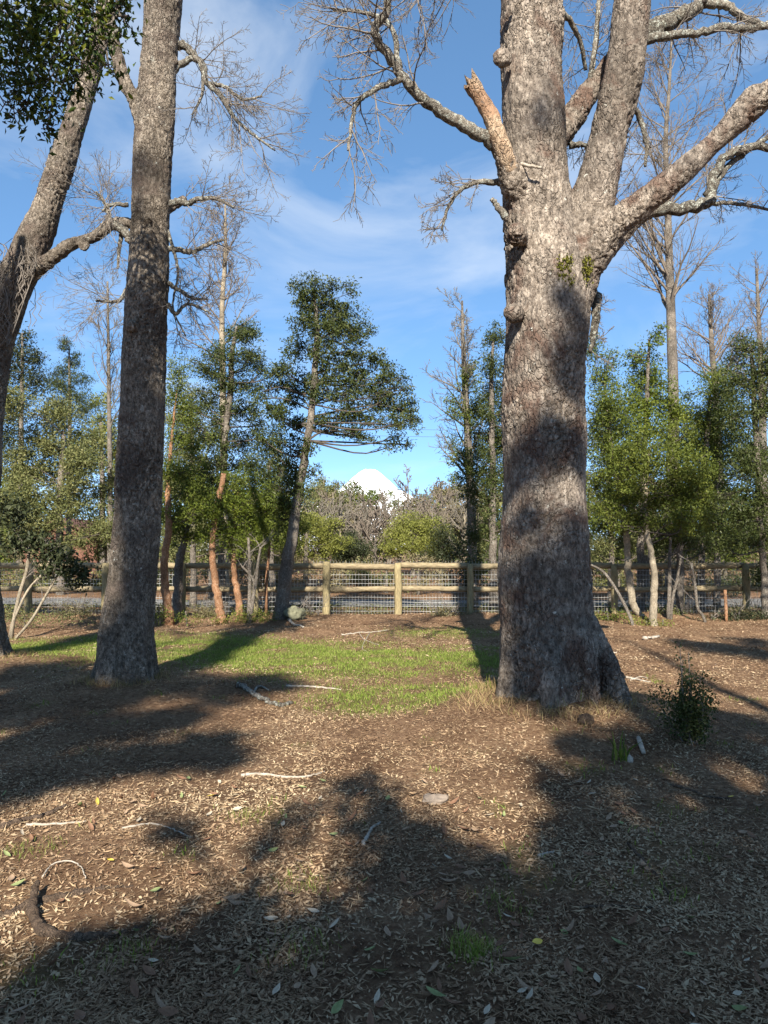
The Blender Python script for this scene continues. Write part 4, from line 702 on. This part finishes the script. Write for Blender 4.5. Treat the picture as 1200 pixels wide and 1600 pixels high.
# ------------------------------------------------------------------ fence
FD = 16.9; fb = at(566, 962, FD); fence = thing('fence', 'log post-and-rail fence with welded wire mesh along the clearing edge', 'fence', (0, FD, 0))
posts = [-188, -72, 45, 165, 285, 398, 510, 622, 735, 848, 960, 1063, 1165, 1275, 1390]
wx_ = []
for k, px in enumerate(posts):
    x = at(px, 920, FD)[0]; wx_.append(x); z0 = float(hgt(x, FD)) - .25; n = 9; rr = .085 + rng.normal() * .006
    P = np.array([[x + rng.normal() * .005, FD - .02 + rng.normal() * .004, z] for z in np.linspace(z0, 1.235 + rng.normal() * .02, n)]); rad = rr + rng.normal(size=n) * .003; rad[-1] -= .012
    T = Tubes(); T.tube(P, rad, 12, cap=True); T.build('post', M['post'], fence)
for k in range(len(posts) - 1):
    a, b = wx_[k] + .02, wx_[k + 1] - .02
    for z, rr in ((1.18, .072), (.64, .066)):
        n = 10; z1, z2 = z + rng.normal() * .012, z + rng.normal() * .012
        P = np.array([[a + (b - a) * t, FD + .085 + rng.normal() * .004, z1 + (z2 - z1) * t + rng.normal() * .004] for t in np.linspace(0, 1, n)])
        T = Tubes(); T.tube(P, rr + rng.normal(size=n) * .004, 10, cap=True); T.build('rail', M['rail'], fence)
    T = Tubes(); x0, x1 = wx_[k], wx_[k + 1]; yw = FD + .20
    for z in np.arange(.10, 1.19, .108): T.tube([[x0, yw, z], [(x0 + x1) / 2, yw + rng.normal() * .01, z + rng.normal() * .006], [x1, yw, z]], [.0036] * 3, 4)
    for x in np.arange(x0, x1, .076):
        j = rng.normal() * .004; T.tube([[x + j, yw, .03], [x + j, yw + rng.normal() * .006, .6], [x, yw, 1.29 + rng.normal() * .008]], [.0023] * 3, 4)
    T.build('wire_mesh', M['wire'], fence)

wl = {'leaf_olive': 'low olive weeds growing under the fence wire', 'leaf_brown': 'low withered brown weeds under the fence wire', 'leaf_mid': 'low green weeds growing under the fence wire'}
for k in range(22):
    px = -20 + k * 58 + rng.normal() * 14; D = 17.5 + rng.random() * 1.6; b = at(px, 950, D); b[2] = float(hgt(b[0], b[1])); wm = list(wl)[int(rng.integers(3))]
    t = thing('weed_patch', wl[wm], 'weeds', b, 'weeds along the fence'); n = 500; C = b + rng.normal(size=(n, 3)) * [.5, .3, 0] + np.abs(rng.normal(size=(n, 3))) * [0, 0, .11]
    V, F, rn = leaves(C, .055, .3, .4); build('foliage', V, F, M[wm], t, rn, False, 'stuff')

# ------------------------------------------------------------------ small things on the ground
def blob(name, c, rad, mat, amp, parent=None, sq=.6, fr=1.0):
    import bmesh
    bm = bmesh.new(); bmesh.ops.create_icosphere(bm, subdivisions=4, radius=1)
    V = np.array([v.co[:] for v in bm.verts]); F = np.array([[v.index for v in f.verts] for f in bm.faces]); bm.free()
    d = np.array([1 + amp * mn.fractal(Vector(v * 1.3 * fr + np.array(c)), 1, 2, 5) for v in V]); V = V * d[:, None] * np.array(rad) + np.array(c)
    return build(name, V, F, mat, parent)
p = gpt(461, 968); p[1] = 15.4; p[0] = at(461, 960, 15.4)[0]; p[2] = float(hgt(p[0], p[1]))
tag(blob('boulder', p + [0, 0, .10], (.20, .18, .17), M['rock'], .45), 'lichened grey green boulder at the foot of slender dark evergreen', 'boulder')
p = gpt(680, 1266); tag(blob('stone', p + [0, 0, .01], (.08, .055, .035), M['stone'], .4), 'flat half-buried tan stone in sunlit litter before the great plated trunk', 'stone')
p = gpt(985, 1207); tag(blob('stone', p + [0, 0, .015], (.022, .02, .03), M['stick'], .25), 'small pale pebble beside broad grass blades at great trunk foot', 'stone')
p = gpt(916, 1165); tag(blob('stone', p + [0, 0, .03], (.06, .05, .05), M['root'], .3), 'dark round clod on the mound at great trunk foot', 'stone')
T = Tubes(); a, b = gpt(998, 1182), gpt(1006, 1196); T.tube([a + [0, 0, .03], (a + b) / 2 + [0, 0, .025], b + [0, 0, .02]], [.016, .018, .015], 9, cap=True)
tag(T.build('wood_piece', M['stick']), 'short chunky whitish wood piece beside broad grass blades', 'stick')
def gstick(label, pts, rad, mat='stick', name='stick', lift=.6, cat='stick', wob=.4, parts=()):
    P = [gpt(a, b) for a, b in pts]; P, _ = smooth_path(P, [1] * len(P), len(P) * 6); n = len(P)
    r = np.linspace(rad, rad * .55, n)
    P[:, 2] = hgt(P[:, 0], P[:, 1]) + r * lift; P += rng.normal(size=P.shape) * rad * wob * np.array([1, 1, .3])
    T = Tubes(); T.tube(P, r, 7, cap=True)
    for q in parts:
        Q = [gpt(a, b) for a, b in q]; Q, _ = smooth_path(Q, [1] * len(Q), len(Q) * 5); Q[:, 2] = hgt(Q[:, 0], Q[:, 1]) + rad * .6; T.tube(Q, np.linspace(rad * .55, rad * .3, len(Q)), 6, cap=True)
    return tag(T.build(name, M[mat]), label, cat)
gstick('long white bare stick lying in the sunlit litter, slightly bent', [(377, 1223), (410, 1222), (450, 1226), (480, 1224), (508, 1214)], .011)
gstick('pale branched dead branch lying across grass in front of fence posts', [(535, 992), (560, 989), (585, 988), (606, 986)], .014, lift=1.2, wob=1.1, parts=[[(560, 989), (572, 1000), (592, 1008)], [(578, 988), (566, 1010), (575, 1022)]])
gstick('knobbly grey branch in the shade right of tall lichen-spotted trunk', [(372, 1084), (395, 1095), (420, 1103), (440, 1107), (457, 1102)], .028, lift=.9, mat='lichen_branch', parts=[[(395, 1095), (405, 1086), (420, 1090)]])
gstick('thin pale stick on the sunlit edge beside a knobbly grey branch', [(447, 1081), (475, 1079), (505, 1080), (533, 1084)], .014, lift=.9)
gstick('short pale stick near the boulder', [(452, 974), (463, 979), (474, 984)], .03, lift=1.0)
gstick('short pale log lying beside seedlings at forked pale stem', [(1008, 1000), (1018, 999), (1030, 996)], .035, lift=.9)
gstick('straight pale stick lying right of the great plated trunk', [(936, 1022), (950, 1021), (965, 1021)], .018, lift=.9)
gstick('small heap of bleached twigs on open litter right of great trunk', [(978, 1058), (995, 1060), (1016, 1063)], .016, lift=.9, parts=[[(985, 1062), (1000, 1056), (1012, 1058)]])
gstick('arched white twig above the exposed root', [(66, 1392), (78, 1376), (95, 1369), (112, 1369), (126, 1377), (133, 1392)], .0042, lift=4.5)
gstick('brown bark-covered branch lying flat in sunlit leaf litter', [(0, 1306), (30, 1296), (60, 1286), (102, 1270)], .020, mat='root', lift=.7)
gstick('thin pale twig lying below brown bark-covered branch', [(40, 1302), (80, 1300), (134, 1297)], .009, lift=.8)
gstick('curved thin tan twig on half-shaded litter', [(190, 1312), (235, 1305), (268, 1312), (300, 1324)], .006, lift=.9)
gstick('short forked grey stick on shaded litter near stone', [(566, 1336), (574, 1322), (583, 1308), (596, 1302)], .010, lift=.9)
gstick('long dark twig angled through the deep shade', [(980, 1330), (1010, 1360), (1035, 1390), (1056, 1425)], .008, mat='root', lift=1.0)
gstick('slim dark twig lying nearly level in the deep shade', [(905, 1436), (950, 1430), (1000, 1428), (1050, 1429)], .005, mat='root', lift=1.0)
gstick('bright thin stick at lit edge of the litter patch', [(842, 1355), (855, 1348), (866, 1343)], .008, lift=.9)
gstick('fallen grey branch lying along the mound edge by leafy shrub', [(1048, 1236), (1075, 1240), (1105, 1248), (1140, 1250)], .010, mat='root', lift=.9)
# exposed root, two arms
rt = thing('exposed_root', 'thick dark tree root breaking the surface in a hooked fork', 'root', gpt(60, 1460))
def rootarm(pts, radii, hs):
    P = [gpt(a, b) for a, b in pts]
    for q, h_ in zip(P, hs): q[2] += h_
    P, r = smooth_path(P, radii, len(P) * 7); P += rng.normal(size=P.shape) * .0035; T = Tubes(); T.tube(P, r * (.92 + .10 * np.sin(np.arange(len(r)) * .7) + .07 * rng.normal(size=len(r))), 12, cap=True); return T.build('root_arm', M['root'], rt)
rootarm([(58, 1412), (50, 1428), (58, 1452), (90, 1462), (140, 1468), (190, 1466), (230, 1456)], [.010, .020, .026, .024, .020, .015, .009], [.065, .04, .012, .006, .002, -.004, -.014])
rootarm([(-20, 1440), (20, 1432), (60, 1418), (110, 1410), (160, 1402), (220, 1394)], [.024, .024, .022, .02, .014, .008], [-.006, -.002, 0, -.002, -.004, -.01])
# shrub right of the great tree
sp = gpt(1078, 1178); sh = thing('shrub', 'small upright dark green leafy shrub on the shaded litter', 'shrub', sp); B = Tubes(); L = []
for k in range(16):
    tp = sp + np.array([rng.normal() * .10 + .0, rng.normal() * .09, rng.uniform(.25, .52)]);
    if k < 3: tp = sp + np.array([[-.06, 0, .74], [.02, .03, .68], [-.03, .02, .62]][k])
    P, r = smooth_path([sp + rng.normal(size=3) * [.03, .03, 0] - [0, 0, .02], (sp + tp) / 2 + rng.normal(size=3) * .03, tp], [.006, .004, .0025], 8); B.tube(P, r, 5)
    for q in P[2 if k >= 3 else 3:]: L.append(q + rng.normal(size=(38 if k >= 3 else 10, 3)) * (.045 if k >= 3 else .022))
for k in range(30):
    c = sp + np.array([rng.normal() * .085, rng.normal() * .08, rng.uniform(.05, .36)]); L.append(c + rng.normal(size=(22, 3)) * .035)
B.build('stems', M['twig'], sh); V, F, rn = leaves(np.vstack(L), .026, .5, .6); build('foliage', V, F, M['leaf_dark'], sh, rn, False, 'stuff')

# grass-like clumps
def blades(C, h, wd, lean=.35, seg2=True):
    n = len(C); th = rng.random(n) * 2 * math.pi; ln = np.abs(rng.normal(size=n)) * lean; hh = h * rng.uniform(.5, 1.3, n)
    d = np.stack([np.cos(th) * ln, np.sin(th) * ln, np.ones(n)], 1) * hh[:, None]; s = np.stack([-np.sin(th), np.cos(th), np.zeros(n)], 1) * (wd * rng.uniform(.6, 1.3, n))[:, None]
    a = rng.random(n) * math.pi; s = np.stack([np.cos(a), np.sin(a), np.zeros(n)], 1) * (wd * rng.uniform(.6, 1.3, n))[:, None]
    m_ = C + d * .55 - np.stack([np.cos(th) * ln, np.sin(th) * ln, np.zeros(n)], 1) * hh[:, None] * .2
    V = np.stack([C - s, C + s, m_ + s * .7, m_ - s * .7, C + d], 1).reshape(-1, 3); i_ = np.arange(n)[:, None] * 5
    F = np.stack([i_ + [0, 1, 2], i_ + [0, 2, 3], i_ + [3, 2, 4]], 1).reshape(-1, 3); return V, F, np.repeat(rng.random(n), 3)
def gclump(V, F, rn, mat, label, cat):
    b = V.mean(0); b[2] = V[:, 2].min(); t = thing('grass_clump', label, cat, b); build('blades', V, F, mat, t, rn, kind='stuff')
def clumpC(px, py, n, rad):
    p = gpt(px, py); q = p + rng.normal(size=(n, 3)) * [rad, rad, 0]; q[:, 2] = hgt(q[:, 0], q[:, 1]) - .005; return q
V, F, rn = blades(clumpC(972, 1204, 16, .035), .16, .008, .5); gclump(V, F, rn, M['leaf_bright'], 'broad-bladed green clump at great trunk foot beside wood piece', 'plant')
V, F, rn = blades(clumpC(765, 1112, 14, .05), .13, .008, .5); gclump(V, F, rn, M['leaf_bright'], 'broad-bladed green clump at the sunny left foot of great trunk', 'plant')
V, F, rn = blades(clumpC(868, 1135, 420, .12), .12, .0022, .9); gclump(V, F, rn, M['grass'], 'fine drooping grass tuft against the shaded foot of great trunk', 'grass')
V, F, rn = blades(clumpC(738, 1508, 260, .045), .05, .0018, .7); gclump(V, F, rn, M['grass'], 'small vivid green grass tuft alone in the deep shade', 'grass')
for (px, py, lb) in ((382, 1290, 'grass tuft on sunlit litter beyond the curved tan twig'), (478, 1392, 'grass tuft in half shade near lit dapple'), (55, 1340, 'sparse grass tuft in sunlight above arched white twig'), (795, 1432, 'dim grass tuft in shade below the lit litter patch'), (470, 1510, 'yellowish grass tuft in the shaded foreground litter'), (200, 1500, 'thin grass tuft in shade below the exposed root')):
    V, F, rn = blades(clumpC(px, py, 130, .075), .04, .0015, .8); gclump(V, F, rn, M['grass'], lb, 'grass')
M['dry_grass'] = leafmat('dry_grass', [(.16, .10, .055), (.28, .19, .10), (.40, .29, .16), (.20, .19, .06)], .8, .25, spec=.05)
for (bx, by), rr_, n, lb in ((BIG, .56, 2600, 'dry tan grass and straw fringe around the great plated trunk foot'), (LEFT, .33, 1500, 'dry straw fringe around tall lichen-spotted trunk foot'), (FAR, .36, 700, 'dry straw fringe around leaning tree foot')):
    th = rng.random(n) * 6.283; q = rr_ * (1 + .12 * np.sin(th * 5 + 3) + np.abs(rng.normal(size=n)) * .28); C = np.stack([bx + np.cos(th) * q, by + np.sin(th) * q, np.zeros(n)], 1); C[:, 2] = hgt(C[:, 0], C[:, 1]) - .01
    C = C[vnoise(C[:, 0], C[:, 1], .16, 5) > .35]; V, F, rn = blades(C, .085, .0028, 1.1); gclump(V, F, rn, M['dry_grass'], lb, 'grass')
# lawn patches
N = 420000; x = rng.uniform(-8.5, 4, N); y = rng.uniform(2.2, 15.5, N)
keep = rng.random(N) < grass_amt(x, y) ** 1.25; x, y = x[keep], y[keep]; C = np.stack([x, y, hgt(x, y) - .004], 1)
V, F, rn = blades(C, .038, .0035, .8); g_ = build('grass', V, F, M['grass'], None, rn, kind='stuff'); g_['label'] = 'short sunlit and shaded grass patches in the litter clearing'; g_['category'] = 'grass'

# ------------------------------------------------------------------ leaf litter
def scatter(n, D0_, D1_, pw=1.0, xm=.62):
    y = D0_ + (D1_ - D0_) * rng.random(n) ** pw; x = (rng.random(n) * 2 - 1) * y * xm; return x, y
def litter(n, D0_, D1_, pw, size, asp, lift, tilt, rnd=None):
    x, y = scatter(n, D0_, D1_, pw); k = (rng.random(n) > .85 * grass_amt(x, y)) & (rng.random(n) < .25 + 1.3 * vnoise(x, y, .6, 31) * vnoise(x, y, .17, 32) * 1.6); x, y = x[k], y[k]; n = len(x)
    a = rng.random(n) * 2 * math.pi; ax = np.stack([np.cos(a), np.sin(a), rng.normal(size=n) * tilt], 1); nn = np.stack([rng.normal(size=n) * tilt, rng.normal(size=n) * tilt, np.ones(n)], 1)
    ax /= np.linalg.norm(ax, axis=1)[:, None]; nn -= (nn * ax).sum(1)[:, None] * ax; nn /= np.linalg.norm(nn, axis=1)[:, None]; sd = np.cross(ax, nn)
    L = (size * rng.uniform(.5, 1.35, n))[:, None]; W = L * asp * rng.uniform(.7, 1.3, n)[:, None]; C = np.stack([x, y, hgt(x, y) + lift * (1 + rng.random(n))], 1)
    cu = rng.normal(size=(n, 1)) * .25
    b = C - ax * L * .5; t = C + ax * L * .5 + nn * L * cu * .5; l = C + sd * W * .5 + nn * W * np.abs(cu); r_ = C - sd * W * .5 + nn * W * np.abs(cu) * .6
    V = np.stack([b, l, t, r_], 1).reshape(-1, 3); i_ = np.arange(n)[:, None] * 4
    tone = np.clip(.55 * rng.random(n) + .75 * (.6 * vnoise(x, y, .75, 21) + .4 * vnoise(x, y, .28, 22)) - .15, 0, 1)
    return V, np.stack([i_ + [0, 2, 1], i_ + [0, 3, 2]], 1).reshape(-1, 3), np.repeat(tone, 2)
V, F, rn = litter(110000, 1.9, 17, 1.45, .027, .36, .004, .33); o = build('leaf_litter', V, F, M['litter'], ground, rn, False, 'stuff')
V, F, rn = litter(105000, 1.9, 16.5, 1.35, .050, .045, .005, .22); o = build('straw_litter', V, F, M['straw'], ground, rn, False, 'stuff')
V, F, rn = litter(26000, 8.5, 17.5, .9, .05, .35, .006, .3); o = build('far_leaf_litter', V, F, M['litter'], ground, rn, False, 'stuff')
V, F, rn = litter(85000, 1.9, 8.5, 1.1, .015, .5, .004, .4); o = build('crumb_litter', V, F, M['litter'], ground, rn, False, 'stuff')
# single fallen leaves in front, shared meshes
def leaf_mesh(nm, L, W, curl, mat):
    n = 7; V = []; F = []
    for k in range(n):
        t = k / (n - 1); wd = W * math.sin(math.pi * min(max(t, .02), .985)) ** .8 * (1 - .25 * t); z = curl * L * (t - .4) ** 2; x = (t - .5) * L
        V += [(x, -wd / 2, z + abs(curl) * wd * .35), (x, 0, z), (x, wd / 2, z + abs(curl) * wd * .35)]
    for k in range(n - 1): a = k * 3; F += [(a, a + 3, a + 4, a + 1), (a + 1, a + 4, a + 5, a + 2)]
    me = mesh_np(nm, V, F); me.materials.append(M[mat]); return me
LM = [leaf_mesh('leaf', L, W, c, m_) for L, W, c, m_ in ((.06, .03, .5, 'fallen_a'), (.075, .028, .9, 'fallen_b'), (.055, .026, .4, 'fallen_c'), (.065, .032, .7, 'fallen_d'), (.05, .03, .3, 'fallen_y'), (.08, .03, 1.2, 'fallen_a'), (.06, .034, .6, 'fallen_b'), (.05, .02, .8, 'fallen_c'))]
pw = [.24, .24, .12, .10, .03, .14, .09, .04]
for k in range(300):
    y = 2.2 + 2.6 * rng.random() ** 1.3; x = (rng.random() * 2 - 1) * y * .54
    o = bpy.data.objects.new('leaf', LM[rng.choice(8, p=pw)]); link(o, ground); o.location = (x, y, float(hgt(x, y)) + .014); s_ = rng.uniform(.6, 1.15); o.scale = (s_, s_, s_)
    o.rotation_euler = (rng.normal() * .3, rng.normal() * .3, rng.random() * 6.28)

# ------------------------------------------------------------------ overhanging evergreen bough at the upper left
DO = 5.6; ob = np.array([-5.6, 4.6, 0]); ob[2] = float(hgt(ob[0], ob[1]))
ev = thing('evergreen_tree', 'glossy evergreen whose leafy bough hangs across leaning tree and tall trunk', 'tree', ob)
P, r = smooth_path([ob - [0, 0, .15], ob + [0, 0, 3], ob + [.2, .1, 6], ob + [.4, .2, 9]], [.24, .19, .15, .06], 24); T = Tubes(); T.tube(P, r, 12, cap=True); T.build('trunk', M['bark_grey'], ev)
bp, br = smooth_path([P[15], at(-160, -60, DO), at(20, -30, DO), at(130, 20, DO), at(200, 25, DO)], [.07, .05, .035, .02, .008], 24); T = Tubes(); T.tube(bp, br, 7, cap=True)
oc = [(20, 20, 60, 50), (80, 10, 60, 45), (140, 15, 45, 35), (190, 25, 28, 22), (40, 80, 60, 45), (100, 70, 55, 40), (150, 70, 32, 34), (20, 130, 45, 36), (70, 130, 45, 34), (115, 120, 35, 28), (40, 165, 35, 24), (78, 178, 24, 18), (75, 198, 12, 14), (10, 165, 25, 18), (170, 105, 18, 16), (160, 40, 30, 24), (-60, 60, 70, 90), (-40, -60, 90, 60), (80, -70, 90, 50), (170, -50, 50, 40), (195, 5, 26, 14), (130, 100, 20, 20)]
LC = []
for (px, py, rx_, ry_) in oc:
    c = at(px, py, DO + rng.normal() * .12); R_ = (pxs(rx_, DO), .30, pxs(ry_, DO)); nt_ = max(6, int(rx_ * ry_ / 55)); tips, lc = clump_pts(c, R_, nt_, 8, .05); LC.append(lc)
    q = bp[np.argmin(np.linalg.norm(bp - c, axis=1))]; T.tube([q, (q + c) / 2 + rng.normal(size=3) * .05, c], [.012, .009, .005], 4)
    for tp in tips[:10]: T.tube([c + rng.normal(size=3) * .03, (c + tp) / 2, tp], [.005, .004, .003], 3)
bo = T.build('bough', M['bark_grey'], ev); LC = np.vstack(LC); rng.shuffle(LC)
inv = np.array([600 + F_PX * q[0] / q[1] for q in LC]); order = np.argsort(-(inv > 0).astype(float) * (10 - LC[:, 1])); LC = LC[order]
lm2 = []
for k in range(6):
    me = leaf_mesh('leaf', .062, .026, .5, 'leaf_over'); a = me.attributes.new('rnd', 'FLOAT', 'FACE'); a.data.foreach_set('value', np.full(len(me.polygons), [.05, .2, .4, .6, .8, 1][k], np.float32)); lm2.append(me)
for q in LC[:300]:
    o = bpy.data.objects.new('leaf', lm2[rng.integers(6)]); link(o, bo); o.location = q - ORG[ev.name]; o.rotation_euler = (rng.normal() * .6, rng.normal() * .6 + .3, rng.random() * 6.28); s_ = rng.uniform(.75, 1.2); o.scale = (s_,) * 3
V, F, rn = leaves(LC[300:], .066, .5, .42, droop=.5); build('crown', V, F, M['leaf_over'], ev, rn, False, 'stuff')

# ------------------------------------------------------------------ trees behind the photographer: their crowns shade the foreground
def gp(X_, Y_): return np.array([X_, Y_, 0.0])
blobs = []   # target point, clump radius, distance toward the sun (to plane y), fill
def G_(px, py, Rr, yc, fill=1.0): blobs.append((gpt(px, py), Rr, yc, fill))
def T_(px, py, D, Rr, yc, fill=1.0): blobs.append((at(px, py, D), Rr, yc, fill))
for px in range(0, 1300, 90): G_(px + rng.normal() * 20, 1560 + rng.normal() * 12, .23, -3.6 - rng.random(), .8); G_(px + rng.normal() * 15, 1650, .3, -3.6 - rng.random(), 1)
for px in range(330, 1260, 85): G_(px + rng.normal() * 20, 1480 + rng.normal() * 15, .20, -3.8 - rng.random(), .7)
for px, py in ((80, 1520), (170, 1505), (620, 1430), (690, 1400), (760, 1400), (830, 1420), (380, 1440)): G_(px, py, .16, -4.2, .8)
for px, py, q in ((540, 1260, .17), (600, 1270, .2), (580, 1320, .24), (650, 1320, .24), (700, 1350, .24), (620, 1370, .24), (740, 1390, .22), (560, 1230, .15), (430, 1330, .15), (280, 1300, .14), (300, 1320, .12), (470, 1290, .14)): G_(px, py, q, -4.6, .85)
for px in range(900, 1280, 62):
    for py in (1190, 1240, 1300, 1370, 1440): G_(px + rng.normal() * 14, py + rng.normal() * 12, .26, -6 - rng.random() * 2, .8)
for px, py, q in ((1000, 1105, .3), (1060, 1130, .35), (1130, 1130, .35), (1190, 1140, .4), (980, 1140, .28), (1100, 1170, .35), (1180, 1180, .35), (1240, 1150, .5)): G_(px, py, q, -7.5, .9)
for px, py, q in ((1100, 1010, .45), (1150, 1012, .5), (1200, 1020, .6), (1070, 1003, .3), (1180, 1000, .5)): G_(px, py, q, -7.5, .9)
for px, py, q in ((30, 1070, .5), (90, 1080, .45), (130, 1110, .4), (40, 1120, .45), (100, 1150, .4), (30, 1180, .4), (160, 1150, .35), (220, 1140, .3), (280, 1130, .3), (330, 1170, .3), (250, 1190, .3), (170, 1200, .3), (80, 1215, .3), (20, 1235, .3), (350, 1195, .22), (300, 1085, .4), (400, 1075, .35), (360, 1095, .3), (440, 1078, .25), (60, 1060, .5), (150, 1075, .4), (200, 1100, .35), (70, 1100, .4)): G_(px, py, q, -6.5 - rng.random(), 1.7)
for py, q in ((1040, .34), (990, .30), (940, .26), (880, .30), (825, .26), (770, .32), (715, .30), (665, .34), (610, .34), (565, .34), (525, .28)): T_(222 + rng.normal() * 12, py, D1, q, -7 - rng.random(), 2.4)
for px, py, q in ((200, 285, .2), (240, 300, .18), (225, 355, .2)): T_(px, py, D1, q, -9, .5)
for px, py, q in ((860, 1090, .34), (930, 1060, .3), (820, 1050, .22), (880, 1010, .3), (820, 985, .22), (920, 960, .26), (850, 940, .24), (890, 890, .22), (815, 850, .16), (840, 745, .26), (800, 770, .18), (895, 740, .2), (885, 625, .22), (905, 560, .16), (870, 535, .14), (800, 920, .16), (930, 850, .16)): T_(px, py, D0, q, -7.2 - rng.random(), 1.9)
for px, py in ((930, 1190), (985, 1200), (950, 1230), (1015, 1225), (905, 1265), (925, 1305), (880, 1350), (1040, 1190)): G_(px, py, .22, -6.4 - rng.random(), 1.0)
for px, py, q in ((820, 1140, .14), (850, 1150, .16), (845, 1215, .10)): G_(px, py, q, -7, .9)
for px, py, q in ((845, 235, .16), (875, 215, .12)): T_(px, py, D0, q, -8, .8)
for py in (520, 570, 630, 700, 770, 840, 910, 980): T_(-5, py, D2, .42, -8, 2.0)
for px in range(-60, 260, 40):
    for py in (888, 918, 948): T_(px + rng.normal() * 12, py + rng.normal() * 8, 16.9, .30, 7.8, .7)
for px in range(955, 1300, 40):
    for py in (888, 918, 948): T_(px + rng.normal() * 12, py + rng.normal() * 8, 16.9, .28, 6.6, .8)
trees = [((-8.8, 7.6), 8.2, .15), ((8.2, 6.5), 8.8, .15), ((-4.6, -7.2), 13.5, .22), ((-7.2, -8.0), 13., .2), ((1.5, -7.6), 13.0, .24), ((3.0, -8.2), 14., .2), ((-.7, -4.9), 5.2, .11), ((-2.6, -4.6), 4.6, .10), ((2.4, -4.8), 5.0, .10), ((5.6, -8.2), 13., .2)]
lbl = ['evergreen out of view shading the fence behind leaning tree', 'evergreen out of view shading the fence behind thicket', 'tall evergreen out of view shading tall lichen-spotted trunk', 'tall evergreen out of view shading the leaning tree', 'tall evergreen out of view shading the great plated trunk', 'tall evergreen out of view shading litter right of great trunk', 'low evergreen out of view shading middle foreground litter', 'low evergreen out of view shading exposed root', 'low evergreen out of view shading deep foreground litter', 'tall evergreen out of view shading the thicket foot']
assign = {k: [] for k in range(len(trees))}
for P_, Rr, yc, fill in blobs:
    t = (P_[1] - yc) / -S[1]; c = P_ + S * t; best, bd = 0, 1e9
    for k, ((tx, ty), H, _) in enumerate(trees):
        d = math.hypot(c[0] - tx, c[1] - ty) + max(0, c[2] - H) * 3 + (6 if (H < 6) != (c[2] < 6.2) and c[1] < 0 else 0)
        if d < bd: best, bd = k, d
    assign[best].append((c, Rr, fill))
for k, ((tx, ty), H, tr_) in enumerate(trees):
    tz = float(hgt(tx, ty)); t = thing('shade_tree', lbl[k], 'tree', (tx, ty, tz)); P, r = smooth_path([(tx, ty, tz - .2), (tx + .05, ty, H * .4), (tx - .05, ty + .1, H * .75), (tx, ty, H)], [tr_, tr_ * .8, tr_ * .5, .03], 30)
    T = Tubes(); T.tube(P, r, 10, cap=True); T.build('trunk', M['bark_grey'], t); B = Tubes(); L = []
    for c, Rr, fill in assign[k]:
        n = int(52 * fill * (Rr / .25) ** 2); tips, lc = clump_pts(c, (Rr, Rr, Rr), n, 7, .05); L.append(lc)
        i_ = np.argmin(np.abs(P[:, 2] - (c[2] - .45 * math.hypot(c[0] - tx, c[1] - ty)))); q = P[i_]; m_ = (q + c) / 2 + [0, 0, -.1]; B.tube(smooth_path([q, m_, c], [1] * 3, 6)[0], np.linspace(.03, .008, 6), 5)
    if L:
        B.build('limbs', M['bark_grey'], t, kind='stuff'); V, F, rn = leaves(np.vstack(L), .10, .4, .5, tri=True); build('crown', V, F, M['leaf_mid'], t, rn, False, 'stuff')
scn.render.engine = 'CYCLES'
